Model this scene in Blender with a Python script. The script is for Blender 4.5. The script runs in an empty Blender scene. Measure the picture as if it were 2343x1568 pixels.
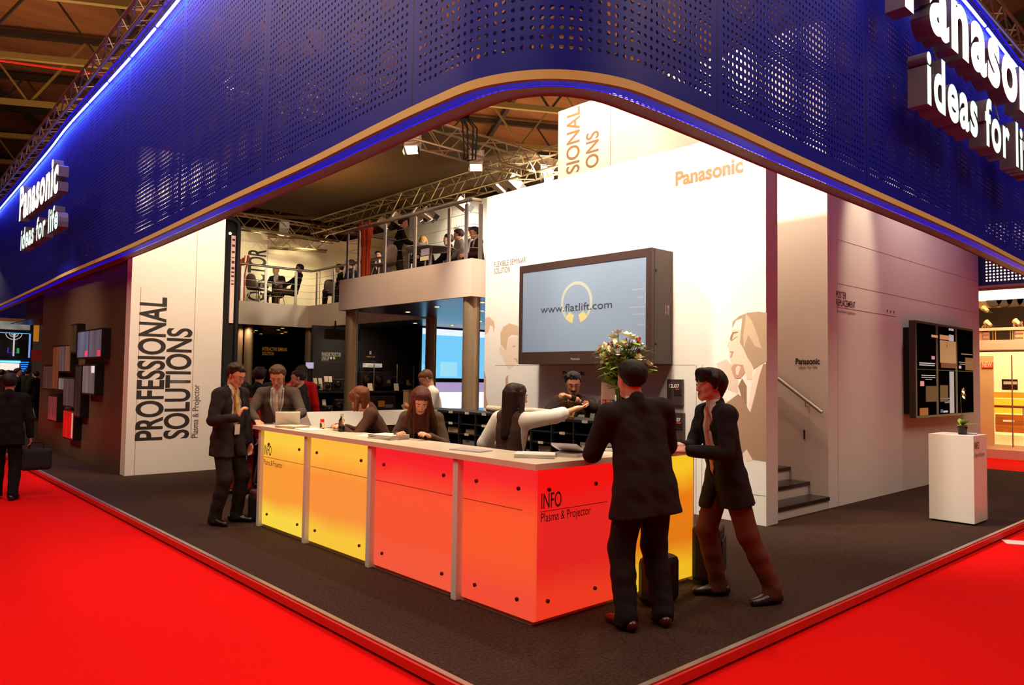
import bpy, bmesh, math, random
import numpy as np
from mathutils import Vector, Matrix
random.seed(7)
SC = bpy.context.scene
COL = SC.collection
PI = math.pi
FW, FH, FPX = 2343, 1568, 1705.35
YAW, PIT, ROL = math.radians(47.67), math.radians(2.59), math.radians(0.823)
CAMZ = 1.63

# ------------------------------------------------------------------ materials
def srgb(r, g, b):
    f = lambda c: (c/255/12.92) if c/255 <= .04045 else ((c/255+.055)/1.055)**2.4
    return (f(r), f(g), f(b), 1)
MATS = {}
def mat(name, col, rough=.55, metal=0., emit=0., emcol=None, var=0., scale=30., bump=0., spec=.5, stretch=None, coat=0.):
    if name in MATS: return MATS[name]
    m = bpy.data.materials.new(name); m.use_nodes = True
    nt = m.node_tree; b = nt.nodes['Principled BSDF']
    c = srgb(*col)
    b.inputs['Base Color'].default_value = c
    b.inputs['Roughness'].default_value = rough
    b.inputs['Metallic'].default_value = metal
    b.inputs['Specular IOR Level'].default_value = spec
    b.inputs['Coat Weight'].default_value = coat
    if emit:
        b.inputs['Emission Color'].default_value = srgb(*(emcol or col)); b.inputs['Emission Strength'].default_value = emit
    if var or bump:
        tc = nt.nodes.new('ShaderNodeTexCoord'); no = nt.nodes.new('ShaderNodeTexNoise')
        no.inputs['Scale'].default_value = scale; no.inputs['Detail'].default_value = 5
        if stretch:
            mp = nt.nodes.new('ShaderNodeMapping'); mp.inputs['Scale'].default_value = stretch
            nt.links.new(tc.outputs['Object'], mp.inputs[0]); nt.links.new(mp.outputs[0], no.inputs['Vector'])
        else: nt.links.new(tc.outputs['Object'], no.inputs['Vector'])
        if var:
            r = nt.nodes.new('ShaderNodeValToRGB')
            r.color_ramp.elements[0].position = .3; r.color_ramp.elements[1].position = .7
            r.color_ramp.elements[0].color = tuple(x*(1-var) for x in c[:3])+(1,)
            r.color_ramp.elements[1].color = tuple(min(1, x*(1+var)) for x in c[:3])+(1,)
            nt.links.new(no.outputs['Fac'], r.inputs[0]); nt.links.new(r.outputs[0], b.inputs['Base Color'])
            if emit: nt.links.new(r.outputs[0], b.inputs['Emission Color'])
        if bump:
            bp = nt.nodes.new('ShaderNodeBump'); bp.inputs['Strength'].default_value = bump; bp.inputs['Distance'].default_value = .01
            nt.links.new(no.outputs['Fac'], bp.inputs['Height']); nt.links.new(bp.outputs[0], b.inputs['Normal'])
    MATS[name] = m
    return m
def glass(name, col=(255, 255, 255), rough=.02, ior=1.45):
    m = mat(name, col, rough)
    b = m.node_tree.nodes['Principled BSDF']; b.inputs['Transmission Weight'].default_value = 1; b.inputs['IOR'].default_value = ior
    return m
def perforated(name, col, pitch, rad, vmargin, rough=.45):
    """sheet with round holes: UVs are metres along and up the sheet"""
    m = bpy.data.materials.new(name); m.use_nodes = True; nt = m.node_tree; N = nt.nodes; L = nt.links
    b = N['Principled BSDF']; b.inputs['Base Color'].default_value = srgb(*col); b.inputs['Roughness'].default_value = rough
    uv = N.new('ShaderNodeUVMap'); sx = N.new('ShaderNodeSeparateXYZ'); L.new(uv.outputs[0], sx.inputs[0])
    def mth(op, a, bb=None):
        n = N.new('ShaderNodeMath'); n.operation = op
        for i, v in enumerate((a, bb)):
            if v is None: continue
            if isinstance(v, (int, float)): n.inputs[i].default_value = v
            else: L.new(v, n.inputs[i])
        return n.outputs[0]
    def cell(o): return mth('SUBTRACT', mth('FRACT', mth('DIVIDE', o, pitch)), .5)
    cu, cv = cell(sx.outputs[0]), cell(sx.outputs[1])
    d = mth('SQRT', mth('ADD', mth('MULTIPLY', cu, cu), mth('MULTIPLY', cv, cv)))
    hole = mth('LESS_THAN', d, rad/pitch)
    if vmargin:
        hole = mth('MULTIPLY', hole, mth('GREATER_THAN', sx.outputs[1], vmargin))
        seam = mth('ABSOLUTE', mth('SUBTRACT', mth('FRACT', mth('DIVIDE', sx.outputs[0], pitch*44)), .5))
        hole = mth('MULTIPLY', hole, mth('GREATER_THAN', seam, .018))
        groove = mth('LESS_THAN', seam, .0028)
        mc = N.new('ShaderNodeMix'); mc.data_type = 'RGBA'
        L.new(groove, mc.inputs[0]); mc.inputs[6].default_value = srgb(*col); mc.inputs[7].default_value = (0, 0, 0.004, 1)
        L.new(mc.outputs[2], b.inputs['Base Color'])
    tr = N.new('ShaderNodeBsdfTransparent'); mx = N.new('ShaderNodeMixShader')
    L.new(hole, mx.inputs[0]); L.new(b.outputs[0], mx.inputs[1]); L.new(tr.outputs[0], mx.inputs[2])
    L.new(mx.outputs[0], N['Material Output'].inputs[0])
    return m

# ------------------------------------------------------------------ object helpers
def tag(o, label=None, cat=None, group=None, kind=None):
    if label: o['label'] = label
    if cat: o['category'] = cat
    if group: o['group'] = group
    if kind: o['kind'] = kind
    return o
def thing(name, label, cat, loc=(0, 0, 0), rz=0., group=None, kind=None):
    o = bpy.data.objects.new(name, None); COL.objects.link(o)
    o.location = loc; o.rotation_euler = (0, 0, rz); o.empty_display_size = .1
    return tag(o, label, cat, group, kind)
def worldmat(o):
    m = Matrix.LocRotScale(o.location, o.rotation_euler, o.scale)
    return worldmat(o.parent) @ m if o.parent else m
def link_mesh(name, me, m, parent=None, world=True, smooth=False):
    o = bpy.data.objects.new(name, me); COL.objects.link(o)
    if m is not None:
        for mm in (m if isinstance(m, (list, tuple)) else [m]): me.materials.append(mm)
    if parent is not None:
        if world: me.transform(worldmat(parent).inverted())
        o.parent = parent
    if smooth: me.polygons.foreach_set('use_smooth', [True]*len(me.polygons))
    return o
def copy_tree(o, parent=None):
    c = o.copy(); COL.objects.link(c)
    if parent is not None: c.parent = parent
    for ch in list(o.children): copy_tree(ch, c)
    return c

class MB:
    def __init__(s): s.b = bmesh.new()
    def _v(s, pts): return [s.b.verts.new(p) for p in pts]
    def face(s, pts, flip=False):
        v = s._v(pts); s.b.faces.new(v[::-1] if flip else v); return s
    def box(s, x0, y0, z0, x1, y1, z1, rot=0., pivot=None, bev=0.):
        if x0 > x1: x0, x1 = x1, x0
        if y0 > y1: y0, y1 = y1, y0
        if z0 > z1: z0, z1 = z1, z0
        v = s._v([(x0, y0, z0), (x1, y0, z0), (x1, y1, z0), (x0, y1, z0), (x0, y0, z1), (x1, y0, z1), (x1, y1, z1), (x0, y1, z1)])
        fs = [s.b.faces.new([v[i] for i in q]) for q in ((3, 2, 1, 0), (4, 5, 6, 7), (0, 1, 5, 4), (1, 2, 6, 5), (2, 3, 7, 6), (3, 0, 4, 7))]
        if rot:
            bmesh.ops.rotate(s.b, verts=v, cent=pivot or ((x0+x1)/2, (y0+y1)/2, 0), matrix=Matrix.Rotation(rot, 3, 'Z'))
        if bev:
            es = list({e for f in fs for e in f.edges})
            bmesh.ops.bevel(s.b, geom=es, offset=bev, segments=2, affect='EDGES', profile=.5)
        return s
    def obox(s, c, ax, ay, az):
        """box from a centre and three half-axis vectors"""
        c, ax, ay, az = map(Vector, (c, ax, ay, az))
        P = [c+sx*ax+sy*ay+sz*az for sz in (-1, 1) for sx, sy in ((-1, -1), (1, -1), (1, 1), (-1, 1))]
        v = s._v(P)
        fs = [s.b.faces.new([v[i] for i in q]) for q in ((3, 2, 1, 0), (4, 5, 6, 7), (0, 1, 5, 4), (1, 2, 6, 5), (2, 3, 7, 6), (3, 0, 4, 7))]
        if ax.cross(ay).dot(az) < 0: bmesh.ops.reverse_faces(s.b, faces=fs)
        return s
    def tube(s, pts, r, n=10, cap=True, closed=False):
        pts = [Vector(p) for p in pts]; rings = []
        m = len(pts); up0 = None
        for i, p in enumerate(pts):
            if closed: t = (pts[(i+1) % m]-pts[i-1])
            else: t = pts[min(i+1, m-1)]-pts[max(i-1, 0)]
            t.normalize()
            if up0 is None:
                up0 = Vector((0, 0, 1)) if abs(t.z) < .9 else Vector((1, 0, 0))
            a = t.cross(up0); a.normalize(); bb = a.cross(t); up0 = bb
            rr = r[i] if isinstance(r, (list, tuple)) else r
            rings.append(s._v([p+(a*math.cos(2*PI*k/n)+bb*math.sin(2*PI*k/n))*rr for k in range(n)]))
        seq = list(zip(rings, rings[1:]))+([(rings[-1], rings[0])] if closed else [])
        for A, B in seq:
            for k in range(n): s.b.faces.new((A[k], A[(k+1) % n], B[(k+1) % n], B[k]))
        if cap and not closed: s.b.faces.new(rings[0][::-1]); s.b.faces.new(rings[-1])
        return s
    def bar(s, a, b, w, h=None):
        a, b = Vector(a), Vector(b); t = b-a; l = t.length; t.normalize()
        u = Vector((0, 0, 1)) if abs(t.z) < .95 else Vector((1, 0, 0))
        x = t.cross(u).normalized(); y = x.cross(t)
        return s.obox((a+b)/2, x*w/2, y*(h or w)/2, t*l/2)
    def lathe(s, prof, c, n=20, cap=True):
        rings = []
        for r, z in prof:
            rings.append(s._v([(c[0]+r*math.cos(2*PI*k/n), c[1]+r*math.sin(2*PI*k/n), c[2]+z) for k in range(n)]))
        for A, B in zip(rings, rings[1:]):
            for k in range(n): s.b.faces.new((A[k], A[(k+1) % n], B[(k+1) % n], B[k]))
        if cap:
            s.b.faces.new(rings[0][::-1]); s.b.faces.new(rings[-1])
        return s
    def ball(s, c, r, n=10, sc=(1, 1, 1)):
        m = Matrix.Translation(c) @ Matrix.Diagonal((sc[0], sc[1], sc[2], 1))
        bmesh.ops.create_uvsphere(s.b, u_segments=n, v_segments=max(5, n//2+2), radius=r, matrix=m); return s
    def prism(s, poly, d):
        """polygon (3D points) extruded along vector d"""
        d = Vector(d); A = s._v(poly); B = s._v([Vector(p)+d for p in poly]); n = len(poly)
        f0 = s.b.faces.new(A); f1 = s.b.faces.new(B[::-1]); fs = [f0, f1]
        for k in range(n): fs.append(s.b.faces.new((A[k], B[k], B[(k+1) % n], A[(k+1) % n])))
        bmesh.ops.recalc_face_normals(s.b, faces=fs)
        return s
    def build(s, name, m, parent=None, world=True, smooth=False):
        me = bpy.data.meshes.new(name); s.b.to_mesh(me); s.b.free()
        o = link_mesh(name, me, m, parent, world, False)
        if smooth:
            me.polygons.foreach_set('use_smooth', [True]*len(me.polygons))
            try: me.set_sharp_from_angle(angle=math.radians(40))
            except Exception: pass
        return o
def structure(name, mb, m, label=None, cat=None, parent=None, smooth=False):
    o = mb.build(name, m, parent, smooth=smooth)
    if parent is None:
        o['kind'] = 'structure'
        tag(o, label, cat)
    return o

# ------------------------------------------------------------------ lettering
_cap = {}
def text_mesh(s, bold=0., extrude=0., res=7, space=1.):
    cu = bpy.data.curves.new('txt', 'FONT'); cu.body = s; cu.size = 1; cu.offset = bold; cu.extrude = extrude; cu.resolution_u = res; cu.space_character = space
    cu.fill_mode = 'BOTH' if extrude else 'FRONT'
    o = bpy.data.objects.new('txt', cu); COL.objects.link(o)
    dg = bpy.context.evaluated_depsgraph_get()
    me = bpy.data.meshes.new_from_object(o.evaluated_get(dg))
    bpy.data.objects.remove(o); bpy.data.curves.remove(cu)
    return me
def capheight():
    if 'h' not in _cap:
        me = text_mesh('H'); ys = [v.co.y for v in me.vertices]; _cap['h'] = max(ys)-min(ys)
    return _cap['h']
def lettering(name, s, org, xd, yd, h, w, m, parent, bold=0., lift=.003, skew=0.):
    """flat letters: org = lower left of the baseline, h = cap height, w = total width"""
    me = text_mesh(s, bold)
    xs = [v.co.x for v in me.vertices]; x0, x1 = min(xs), max(xs); ky = h/capheight(); kx = w/(x1-x0)
    xd, yd, org = Vector(xd), Vector(yd), Vector(org); n = xd.cross(yd).normalized()
    for v in me.vertices:
        X, Y = (v.co.x-x0)*kx, v.co.y*ky
        v.co = org+xd*(X+skew*Y)+yd*Y+n*lift
    return link_mesh(name, me, m, parent)
XW, YW = Vector((0, -1, 0)), Vector((0, 0, 1))   # writing direction on a wall that faces -X
XS = Vector((1, 0, 0))                            # writing direction on a wall that faces -Y
# ------------------------------------------------------------------ smooth solid modelling for people
def nrm(v): v = np.asarray(v, float); return v/max(1e-9, np.linalg.norm(v))
class Solid:
    def __init__(s): s.p = []; s.c = []; s.m = []
    def cap(s, a, b, ra, rb=None, k=.02, flat=None, sub=False):
        s.p.append((np.array(a, float), np.array(b, float), ra, ra if rb is None else rb, k, flat, sub)); return s
    def cut(s, fn): s.c.append(fn); return s
    def mod(s, fn): s.m.append(fn); return s
    def mesh(s, h):
        lo = np.min([np.minimum(p[0]-p[2], p[1]-p[3]) for p in s.p if not p[6]], axis=0)-3*h-.01
        hi = np.max([np.maximum(p[0]+p[2], p[1]+p[3]) for p in s.p if not p[6]], axis=0)+3*h+.01
        n = np.ceil((hi-lo)/h).astype(int)+1
        ax = [lo[i]+h*np.arange(n[i]) for i in range(3)]
        D = np.full(n, .5, np.float32)
        for a, b, ra, rb, k, flat, sub in s.p:
            R = max(ra, rb)+k+.03
            i0 = np.maximum(0, np.floor((np.minimum(a, b)-R-lo)/h).astype(int)); i1 = np.minimum(n, np.ceil((np.maximum(a, b)+R-lo)/h).astype(int)+1)
            if np.any(i1 <= i0): continue
            sl = tuple(slice(i0[i], i1[i]) for i in range(3))
            X = ax[0][sl[0]][:, None, None]; Y = ax[1][sl[1]][None, :, None]; Z = ax[2][sl[2]][None, None, :]
            ba = b-a; px, py, pz = X-a[0], Y-a[1], Z-a[2]
            L2 = float(ba@ba)+1e-12
            t = np.clip((px*ba[0]+py*ba[1]+pz*ba[2])/L2, 0, 1)
            qx, qy, qz = px-t*ba[0], py-t*ba[1], pz-t*ba[2]
            d2 = qx*qx+qy*qy+qz*qz
            if flat is not None:
                f, sc = flat; q = qx*f[0]+qy*f[1]+qz*f[2]; d2 = d2+q*q*(1/sc**2-1)
            d = np.sqrt(d2)-(ra+(rb-ra)*t)
            E = D[sl]
            if sub:
                d = -d; hh = np.maximum(k-np.abs(E-d), 0)/k; D[sl] = np.maximum(E, d)+hh*hh*k*.25
            else:
                hh = np.maximum(k-np.abs(E-d), 0)/k; D[sl] = np.minimum(E, d)-hh*hh*k*.25
        if s.c or s.m:
            G = (ax[0][:, None, None], ax[1][None, :, None], ax[2][None, None, :])
            for fn in s.m: D = (D-fn(*G)).astype(np.float32)
            for fn in s.c: D = np.maximum(D, fn(*G)).astype(np.float32)
        return nets(D, lo, h)
def nets(D, lo, h):
    S = D < 0
    C = [D[i:D.shape[0]-1+i, j:D.shape[1]-1+j, k:D.shape[2]-1+k] for i in (0, 1) for j in (0, 1) for k in (0, 1)]
    neg = sum((c < 0).astype(np.int8) for c in C)
    act = (neg > 0) & (neg < 8)
    idx = np.full(act.shape, -1, np.int64); ids = np.argwhere(act); idx[act] = np.arange(len(ids))
    cv = np.stack([c[act] for c in C], 1).astype(float)
    corner = np.array([(i, j, k) for i in (0, 1) for j in (0, 1) for k in (0, 1)], float)
    acc = np.zeros((len(ids), 3)); cnt = np.zeros(len(ids))
    for e0, e1 in ((0, 1), (2, 3), (4, 5), (6, 7), (0, 2), (1, 3), (4, 6), (5, 7), (0, 4), (1, 5), (2, 6), (3, 7)):
        a, b = cv[:, e0], cv[:, e1]; x = (a < 0) != (b < 0)
        t = np.where(x, a/np.where(x, a-b, 1), 0)
        acc += np.where(x[:, None], corner[e0]+t[:, None]*(corner[e1]-corner[e0]), 0); cnt += x
    V = lo+h*(ids+acc/np.maximum(cnt, 1)[:, None])
    F = []
    for axn in range(3):
        u, w = [(1, 2), (2, 0), (0, 1)][axn]
        sa = [slice(None)]*3; sb = [slice(None)]*3; sa[axn] = slice(0, -1); sb[axn] = slice(1, None)
        A, B = S[tuple(sa)], S[tuple(sb)]
        for flip in (False, True):
            P = np.argwhere((A & ~B) if not flip else (~A & B))
            if not len(P): continue
            ok = (P[:, u] > 0) & (P[:, w] > 0) & (P[:, u] < D.shape[u]-1) & (P[:, w] < D.shape[w]-1); P = P[ok]
            q = []
            for du, dw in ((-1, -1), (0, -1), (0, 0), (-1, 0)):
                Q = P.copy(); Q[:, u] += du; Q[:, w] += dw; q.append(idx[Q[:, 0], Q[:, 1], Q[:, 2]])
            q = np.stack(q, 1)
            F.append(q[:, ::-1] if flip else q)
    F = np.concatenate(F) if F else np.zeros((0, 4), int)
    return V, F[(F >= 0).all(1)]
def solid_obj(name, parts, m, parent):
    """one mesh from one or more (V, F) surfaces"""
    Vs, Fs, o = [], [], 0
    for V, F in parts: Vs.append(V); Fs.append(F+o); o += len(V)
    V = np.concatenate(Vs); F = np.concatenate(Fs)
    me = bpy.data.meshes.new(name)
    me.vertices.add(len(V)); me.vertices.foreach_set('co', V.astype(np.float32).ravel())
    me.loops.add(F.size); me.loops.foreach_set('vertex_index', F.astype(np.int32).ravel())
    me.polygons.add(len(F)); me.polygons.foreach_set('loop_start', np.arange(0, F.size, 4, dtype=np.int32)); me.polygons.foreach_set('loop_total', np.full(len(F), 4, np.int32))
    me.update(calc_edges=True); me.validate()
    return link_mesh(name, me, m, parent, True, True)

SKIN = {}
def skin(tone):
    tone = tuple(int(a+(b-a)*.32) for a, b in zip(tone, (255, 214, 188)))
    return mat('skin_%d_%d_%d' % tone, tone, .5, var=.06, scale=60, spec=.35)
def cloth(col, rough=.85): return mat('cloth_%d_%d_%d' % col, col, rough, var=.12, scale=220, bump=.15, spec=.2)
def hairmat(col): return mat('hair_%d_%d_%d' % col, col, .55, var=.35, scale=90, stretch=(1, 1, .12), bump=.6, spec=.3)

def ik(S, T, l1, l2, pole):
    S, T = np.array(S, float), np.array(T, float); d = T-S; L = np.linalg.norm(d)
    if L > (l1+l2)*.995: T = S+d/L*(l1+l2)*.995; d = T-S; L = np.linalg.norm(d)
    u = d/L; a = (l1*l1-l2*l2+L*L)/(2*L); hgt = math.sqrt(max(0, l1*l1-a*a))
    p = np.array(pole, float); p = p-u*(p@u); p = nrm(p)
    return S+u*a+p*hgt, T

def hand_solid(So, w, d, n, side, s, curl=.5, spread=1., thumb=.6, forearm=None):
    """palm, four fingers of unequal length and a thumb; d = pointing direction, n = the way the palm faces"""
    d = nrm(d); n = np.asarray(n, float); n = nrm(n-d*(n@d)); x = np.cross(d, n)*side   # x points to the thumb side
    if forearm is not None: So.cap(forearm, w, .036*s, .026*s, .01)
    So.cap(w-d*.02, w+d*.02*s, .025*s, .024*s, .012, (n, .75))
    for off in (-.026, -.009, .009, .026):
        So.cap(w+d*.02*s+x*off*.7*s, w+d*.085*s+x*off*s, .016*s, .0125*s, .012, (n, .85))
    for off, ln, cc in ((.029, .072, .85), (.010, .082, 1.), (-.009, .076, 1.05), (-.027, .06, 1.15)):
        p = w+d*.088*s+x*off*s; dd = nrm(d+x*off*2.2*spread); ang = 0.
        for fr, r0, r1 in ((.45, .0098, .009), (.3, .009, .0082), (.25, .0082, .007)):
            ang += curl*cc*(.7 if fr == .45 else 1.)
            e = dd*math.cos(ang)+n*math.sin(ang); q = p+e*ln*fr*s
            So.cap(p, q, r0*s, r1*s, .004); p = q
    t0 = w+d*.03*s+x*.026*s; t1 = t0+nrm(d*.7+x*.75+n*.45*thumb)*.042*s; t2 = t1+nrm(d*.95+x*.15+n*.7*thumb)*.032*s
    So.cap(w+d*.015*s+x*.012*s, t0, .016*s, .014*s, .01).cap(t0, t1, .0125*s, .0105*s, .006).cap(t1, t2, .0105*s, .008*s, .004)
    return So

def person(label, loc, yaw, H=1.75, pose=None, wear=None, q=1., group=None, hq=None):
    """one figure: loc on the ground, yaw in degrees (direction faced). q scales the surface resolution."""
    P = dict(lean=3, side=0, hyaw=0, hpitch=0, htilt=0, lh=None, rh=None, lf=(-.11, .02), rf=(.11, -.02), sit=None, pelf=0., lcurl=.45, rcurl=.45, twist=0,
             lpalm=None, rpalm=None, ldir=None, rdir=None, lpole=None, rpole=None, splay=12, knee=None); P.update(pose or {})
    Wr = dict(top='jacket', col=(38, 32, 32), shirt=(235, 225, 215), tie=None, legs=(34, 29, 29), shoe=(20, 16, 15), skin=(205, 140, 110), hair='short', haircol=(40, 26, 18),
              glasses=False, badge=False, lanyard=None, v=.20, fat=1., brows=True, beard=False, female=False, sleeve='long', hem=.19, bare=False, inner=None); Wr.update(wear or {})
    s = H/1.75; a = math.radians(yaw); fw = np.array([math.cos(a), math.sin(a), 0.]); rt = np.array([math.sin(a), -math.cos(a), 0.]); up = np.array([0, 0, 1.])
    O = np.array(loc, float)
    W = lambda r, f, z: O+rt*r+fw*f+up*z
    root = thing('person', label, 'person', loc, 0, group)
    th, ph = math.radians(P['lean']), math.radians(P['side'])
    sp = nrm(fw*math.sin(th)+rt*math.sin(ph)+up*math.cos(th)*math.cos(ph))
    sit = P['sit']
    pel = W(0, P['pelf'], (.935*s if sit is None else sit+.09))
    tw = math.radians(P['twist'])
    f2 = fw*math.cos(tw)+rt*math.sin(tw)                       # chest direction
    tr = nrm(np.cross(f2, sp)); tf = np.cross(sp, tr)
    fat = Wr['fat']; fe = Wr['female']
    sw = (.168 if fe else .192)*s*(1+(fat-1)*.8)
    chest = pel+sp*.33*s; waist = pel+sp*.13*s; shl = pel+sp*.465*s; nb = pel+sp*.52*s
    shL, shR = shl-tr*sw, shl+tr*sw
    # head frame
    hy, hp, ht = math.radians(P['hyaw']), math.radians(P['hpitch']), math.radians(P['htilt'])
    bf = nrm(f2); br = rt*math.cos(tw)-fw*math.sin(tw)
    hf0 = bf*math.cos(hy)+br*math.sin(hy); hr = nrm(np.cross(hf0, up)); hf = nrm(hf0*math.cos(hp)+up*math.sin(hp)); hu = np.cross(hr, hf)
    hr, hu = hr*math.cos(ht)+hu*math.sin(ht), hu*math.cos(ht)-hr*math.sin(ht)
    nd = nrm(sp*.5+up*.5+hf0*(.15-.5*math.sin(hp)))
    hc = nb+nd*.156*s
    hd = lambda r, f, u: hc+(hr*r+hf*f+hu*u)*s
    # limbs
    la, lf = .29*s, .255*s
    def arm(S, tgt, sd, pole, hdir):
        if tgt is None:
            T = S+tr*sd*.07*s-up*.53*s+fw*.05
        else: T = W(*tgt)
        E, T = ik(S, T, la, lf, pole if pole is not None else (tr*sd*.5-fw*.6-up*.5))
        dd = nrm(T-E) if hdir is None else nrm(rt*hdir[0]+fw*hdir[1]+up*hdir[2])
        return E, T, dd
    eL, wL, dL = arm(shL, P['lh'], -1, None if P['lpole'] is None else rt*P['lpole'][0]+fw*P['lpole'][1]+up*P['lpole'][2], P['ldir'])
    eR, wR, dR = arm(shR, P['rh'], 1, None if P['rpole'] is None else rt*P['rpole'][0]+fw*P['rpole'][1]+up*P['rpole'][2], P['rdir'])
    legs = []
    for sd, ft in ((-1, P['lf']), (1, P['rf'])):
        hip = pel+rt*sd*.085*s-up*.02*s; an = W(ft[0], ft[1], .085*s)
        kn, an = ik(hip, an, .43*s, .425*s, fw*1.+rt*sd*.12 if P['knee'] is None else P['knee'])
        legs.append((sd, hip, kn, an))
    rng0 = random.Random(len(label)); hb = .011*q; hh = hq or .0062*q
    bare = Wr['sleeve'] == 'short' or Wr['top'] == 'vest'
    # --- body: core, head with face, two hands
    core = Solid()
    for x in (-.05, .05): core.cap(pel+tr*x*s, chest+tr*x*1.1*s, .075*s, .085*s, .03, (tf, .8))
    core.cap(nb-sp*.03*s, shL, .045*s, .035*s, .02).cap(nb-sp*.03*s, shR, .045*s, .035*s, .02).cap(chest, nb, .07*s, .045*s, .03)
    for S_, E_, T_ in ((shL, eL, wL), (shR, eR, wR)): core.cap(S_, E_, .04*s, .032*s, .02).cap(E_, T_, .032*s, .022*s, .01)
    for sd, hip, kn, an in legs: core.cap(hip, kn, .065*s, .045*s, .03).cap(kn, an, .042*s, .03*s, .02)
    head = Solid()
    jaw = .9 if fe else 1.
    head.cap(hd(0, -.028, .034), hd(0, .022, .030), .080*s, .077*s, .02, (hr, .93))
    head.cap(hd(0, .028, .0), hd(0, .048, -.072), .056*s, .040*s*jaw, .03)
    for x in (-1, 1):
        head.cap(hd(x*.030*jaw, .030, -.055), hd(x*.018, .066, -.086), .032*s*jaw, .024*s, .02)
        head.cap(hd(x*.034, .070, -.02), hd(x*.030, .072, -.03), .024*s, .022*s, .02)            # cheeks
        head.cap(hd(x*.012, .093, .021), hd(x*.040, .082, .021), .010*s, .008*s, .012)           # brow ridge
    head.cap(hd(0, .070, -.100), hd(0, .072, -.098), .016*s, .016*s, .016)
    head.cap(hd(-.015, .088, -.064), hd(.015, .088, -.064), .0085*s, .0085*s, .007)
    head.cap(hd(-.012, .087, -.075), hd(.012, .087, -.075), .009*s, .009*s, .007)
    for x in (-1, 1): head.cap(hd(x*.031, .106, .001), hd(x*.033, .104, .0), .014*s, .014*s, .014, None, True)
    head.cap(hd(0, .092, .008), hd(0, .112, -.036), .0085*s, .0115*s, .010)
    for x in (-1, 1): head.cap(hd(x*.011, .100, -.040), hd(x*.011, .101, -.041), .0085*s, .0085*s, .006)
    for x in (-1, 1):
        head.cap(hd(x*.031, .0905, .002), hd(x*.031, .0905, .001), .0115*s, .0115*s, .003)     # eyelids
        head.cap(hd(x*.078, -.008, .016), hd(x*.074, -.002, -.026), .017*s, .011*s, .008, (hr, .45))
    head.cap(hd(0, -.022, -.045), nb-sp*.02*s, .050*s*jaw, .056*s*jaw, .03)
    if Wr['bare']: head.cap(nb, chest+tf*.035*s+sp*.02, .06*s, .07*s, .04, (tf, .8))
    parts = [core.mesh(hb*1.5), head.mesh(hh)]
    for T_, E_, dd, sd, pn, cu in ((wL, eL, dL, 1, P['lpalm'], P['lcurl']), (wR, eR, dR, -1, P['rpalm'], P['rcurl'])):
        pv = (-tr*sd*-1 if pn is None else rt*pn[0]+fw*pn[1]+up*pn[2])
        if pn is None: pv = tr*sd
        ha = Solid(); hand_solid(ha, T_, dd, pv, -sd, s*(.92 if fe else 1.), cu, forearm=(E_ if bare else T_-nrm(T_-E_)*.06))
        parts.append(ha.mesh((.0048 if hh < .009 else .0075)))
    solid_obj('body', parts, skin(Wr['skin']), root)
    # --- upper garments
    def torso(So, g, hem, k=.035):
        c = .105 if not fe else .092
        for x in (-1, 1):
            So.cap(chest+tr*x*.085*s+sp*.03*s, waist+tr*x*.060*s*fat, (c+g)*s, ((.108 if not fe else .082)*fat+g)*s, k, (tf, .90))
            So.cap(waist+tr*x*.060*s*fat, pel+tr*x*.085*s*fat-sp*hem*s, ((.108 if not fe else .082)*fat+g)*s, (.122*fat+g)*s, k, (tf, .90))
            if fe: So.cap(chest+tr*x*.065*s+tf*.055*s, chest+tr*x*.065*s+tf*.07*s, (.058+g)*s, (.05+g)*s, .02)
        So.cap(shL+tr*.03*s, shR-tr*.03*s, (.066+g)*s, (.066+g)*s, .04)
        So.cap(nb-sp*.012*s, shL+tr*.02*s, (.046+g)*s, (.05+g)*s, .04).cap(nb-sp*.012*s, shR-tr*.02*s, (.046+g)*s, (.05+g)*s, .04)
    def sleeves(So, g, end=1., k=.03):
        for S_, E_, T_, sd in ((shL, eL, wL, -1), (shR, eR, wR, 1)):
            S0 = S_+tr*sd*-.005*s-sp*.012*s
            aw = (1.0 if fe else 1.13)*fat
            So.cap(S0, E_, (.059*aw+g)*s, (.047*aw+g)*s, k)
            if end > 0: So.cap(E_, E_+(T_-E_)*end, (.047*aw+g)*s, (.037*aw+g if end > .5 else .044+g)*s, .015)
    hemz = pel-sp*(Wr['hem'] if sit is None else .06)*s
    def hemcut(X, Y, Z): return -((X-hemz[0])*sp[0]+(Y-hemz[1])*sp[1]+(Z-hemz[2])*sp[2])
    zb = pel+sp*Wr['v']*s
    def vcut(X, Y, Z):
        x = X-zb[0]; y = Y-zb[1]; z = Z-zb[2]
        lx = x*tr[0]+y*tr[1]+z*tr[2]; lf_ = x*tf[0]+y*tf[1]+z*tf[2]; lu = x*sp[0]+y*sp[1]+z*sp[2]
        wdt = np.clip(lu*.32, -.02, .078)*1.; wd = np.where(lu > 0, wdt, -.02)
        return np.minimum(np.minimum(wd-np.abs(lx), lf_-.015), lu+0*lf_)
    def lowcut(X, Y, Z):      # cutaway fronts below the button
        x = X-zb[0]; y = Y-zb[1]; z = Z-zb[2]
        lx = x*tr[0]+y*tr[1]+z*tr[2]; lf_ = x*tf[0]+y*tf[1]+z*tf[2]; lu = x*sp[0]+y*sp[1]+z*sp[2]
        return np.minimum((-lu-.03)*.13-np.abs(lx), lf_-.02)
    top = Wr['top']
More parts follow.
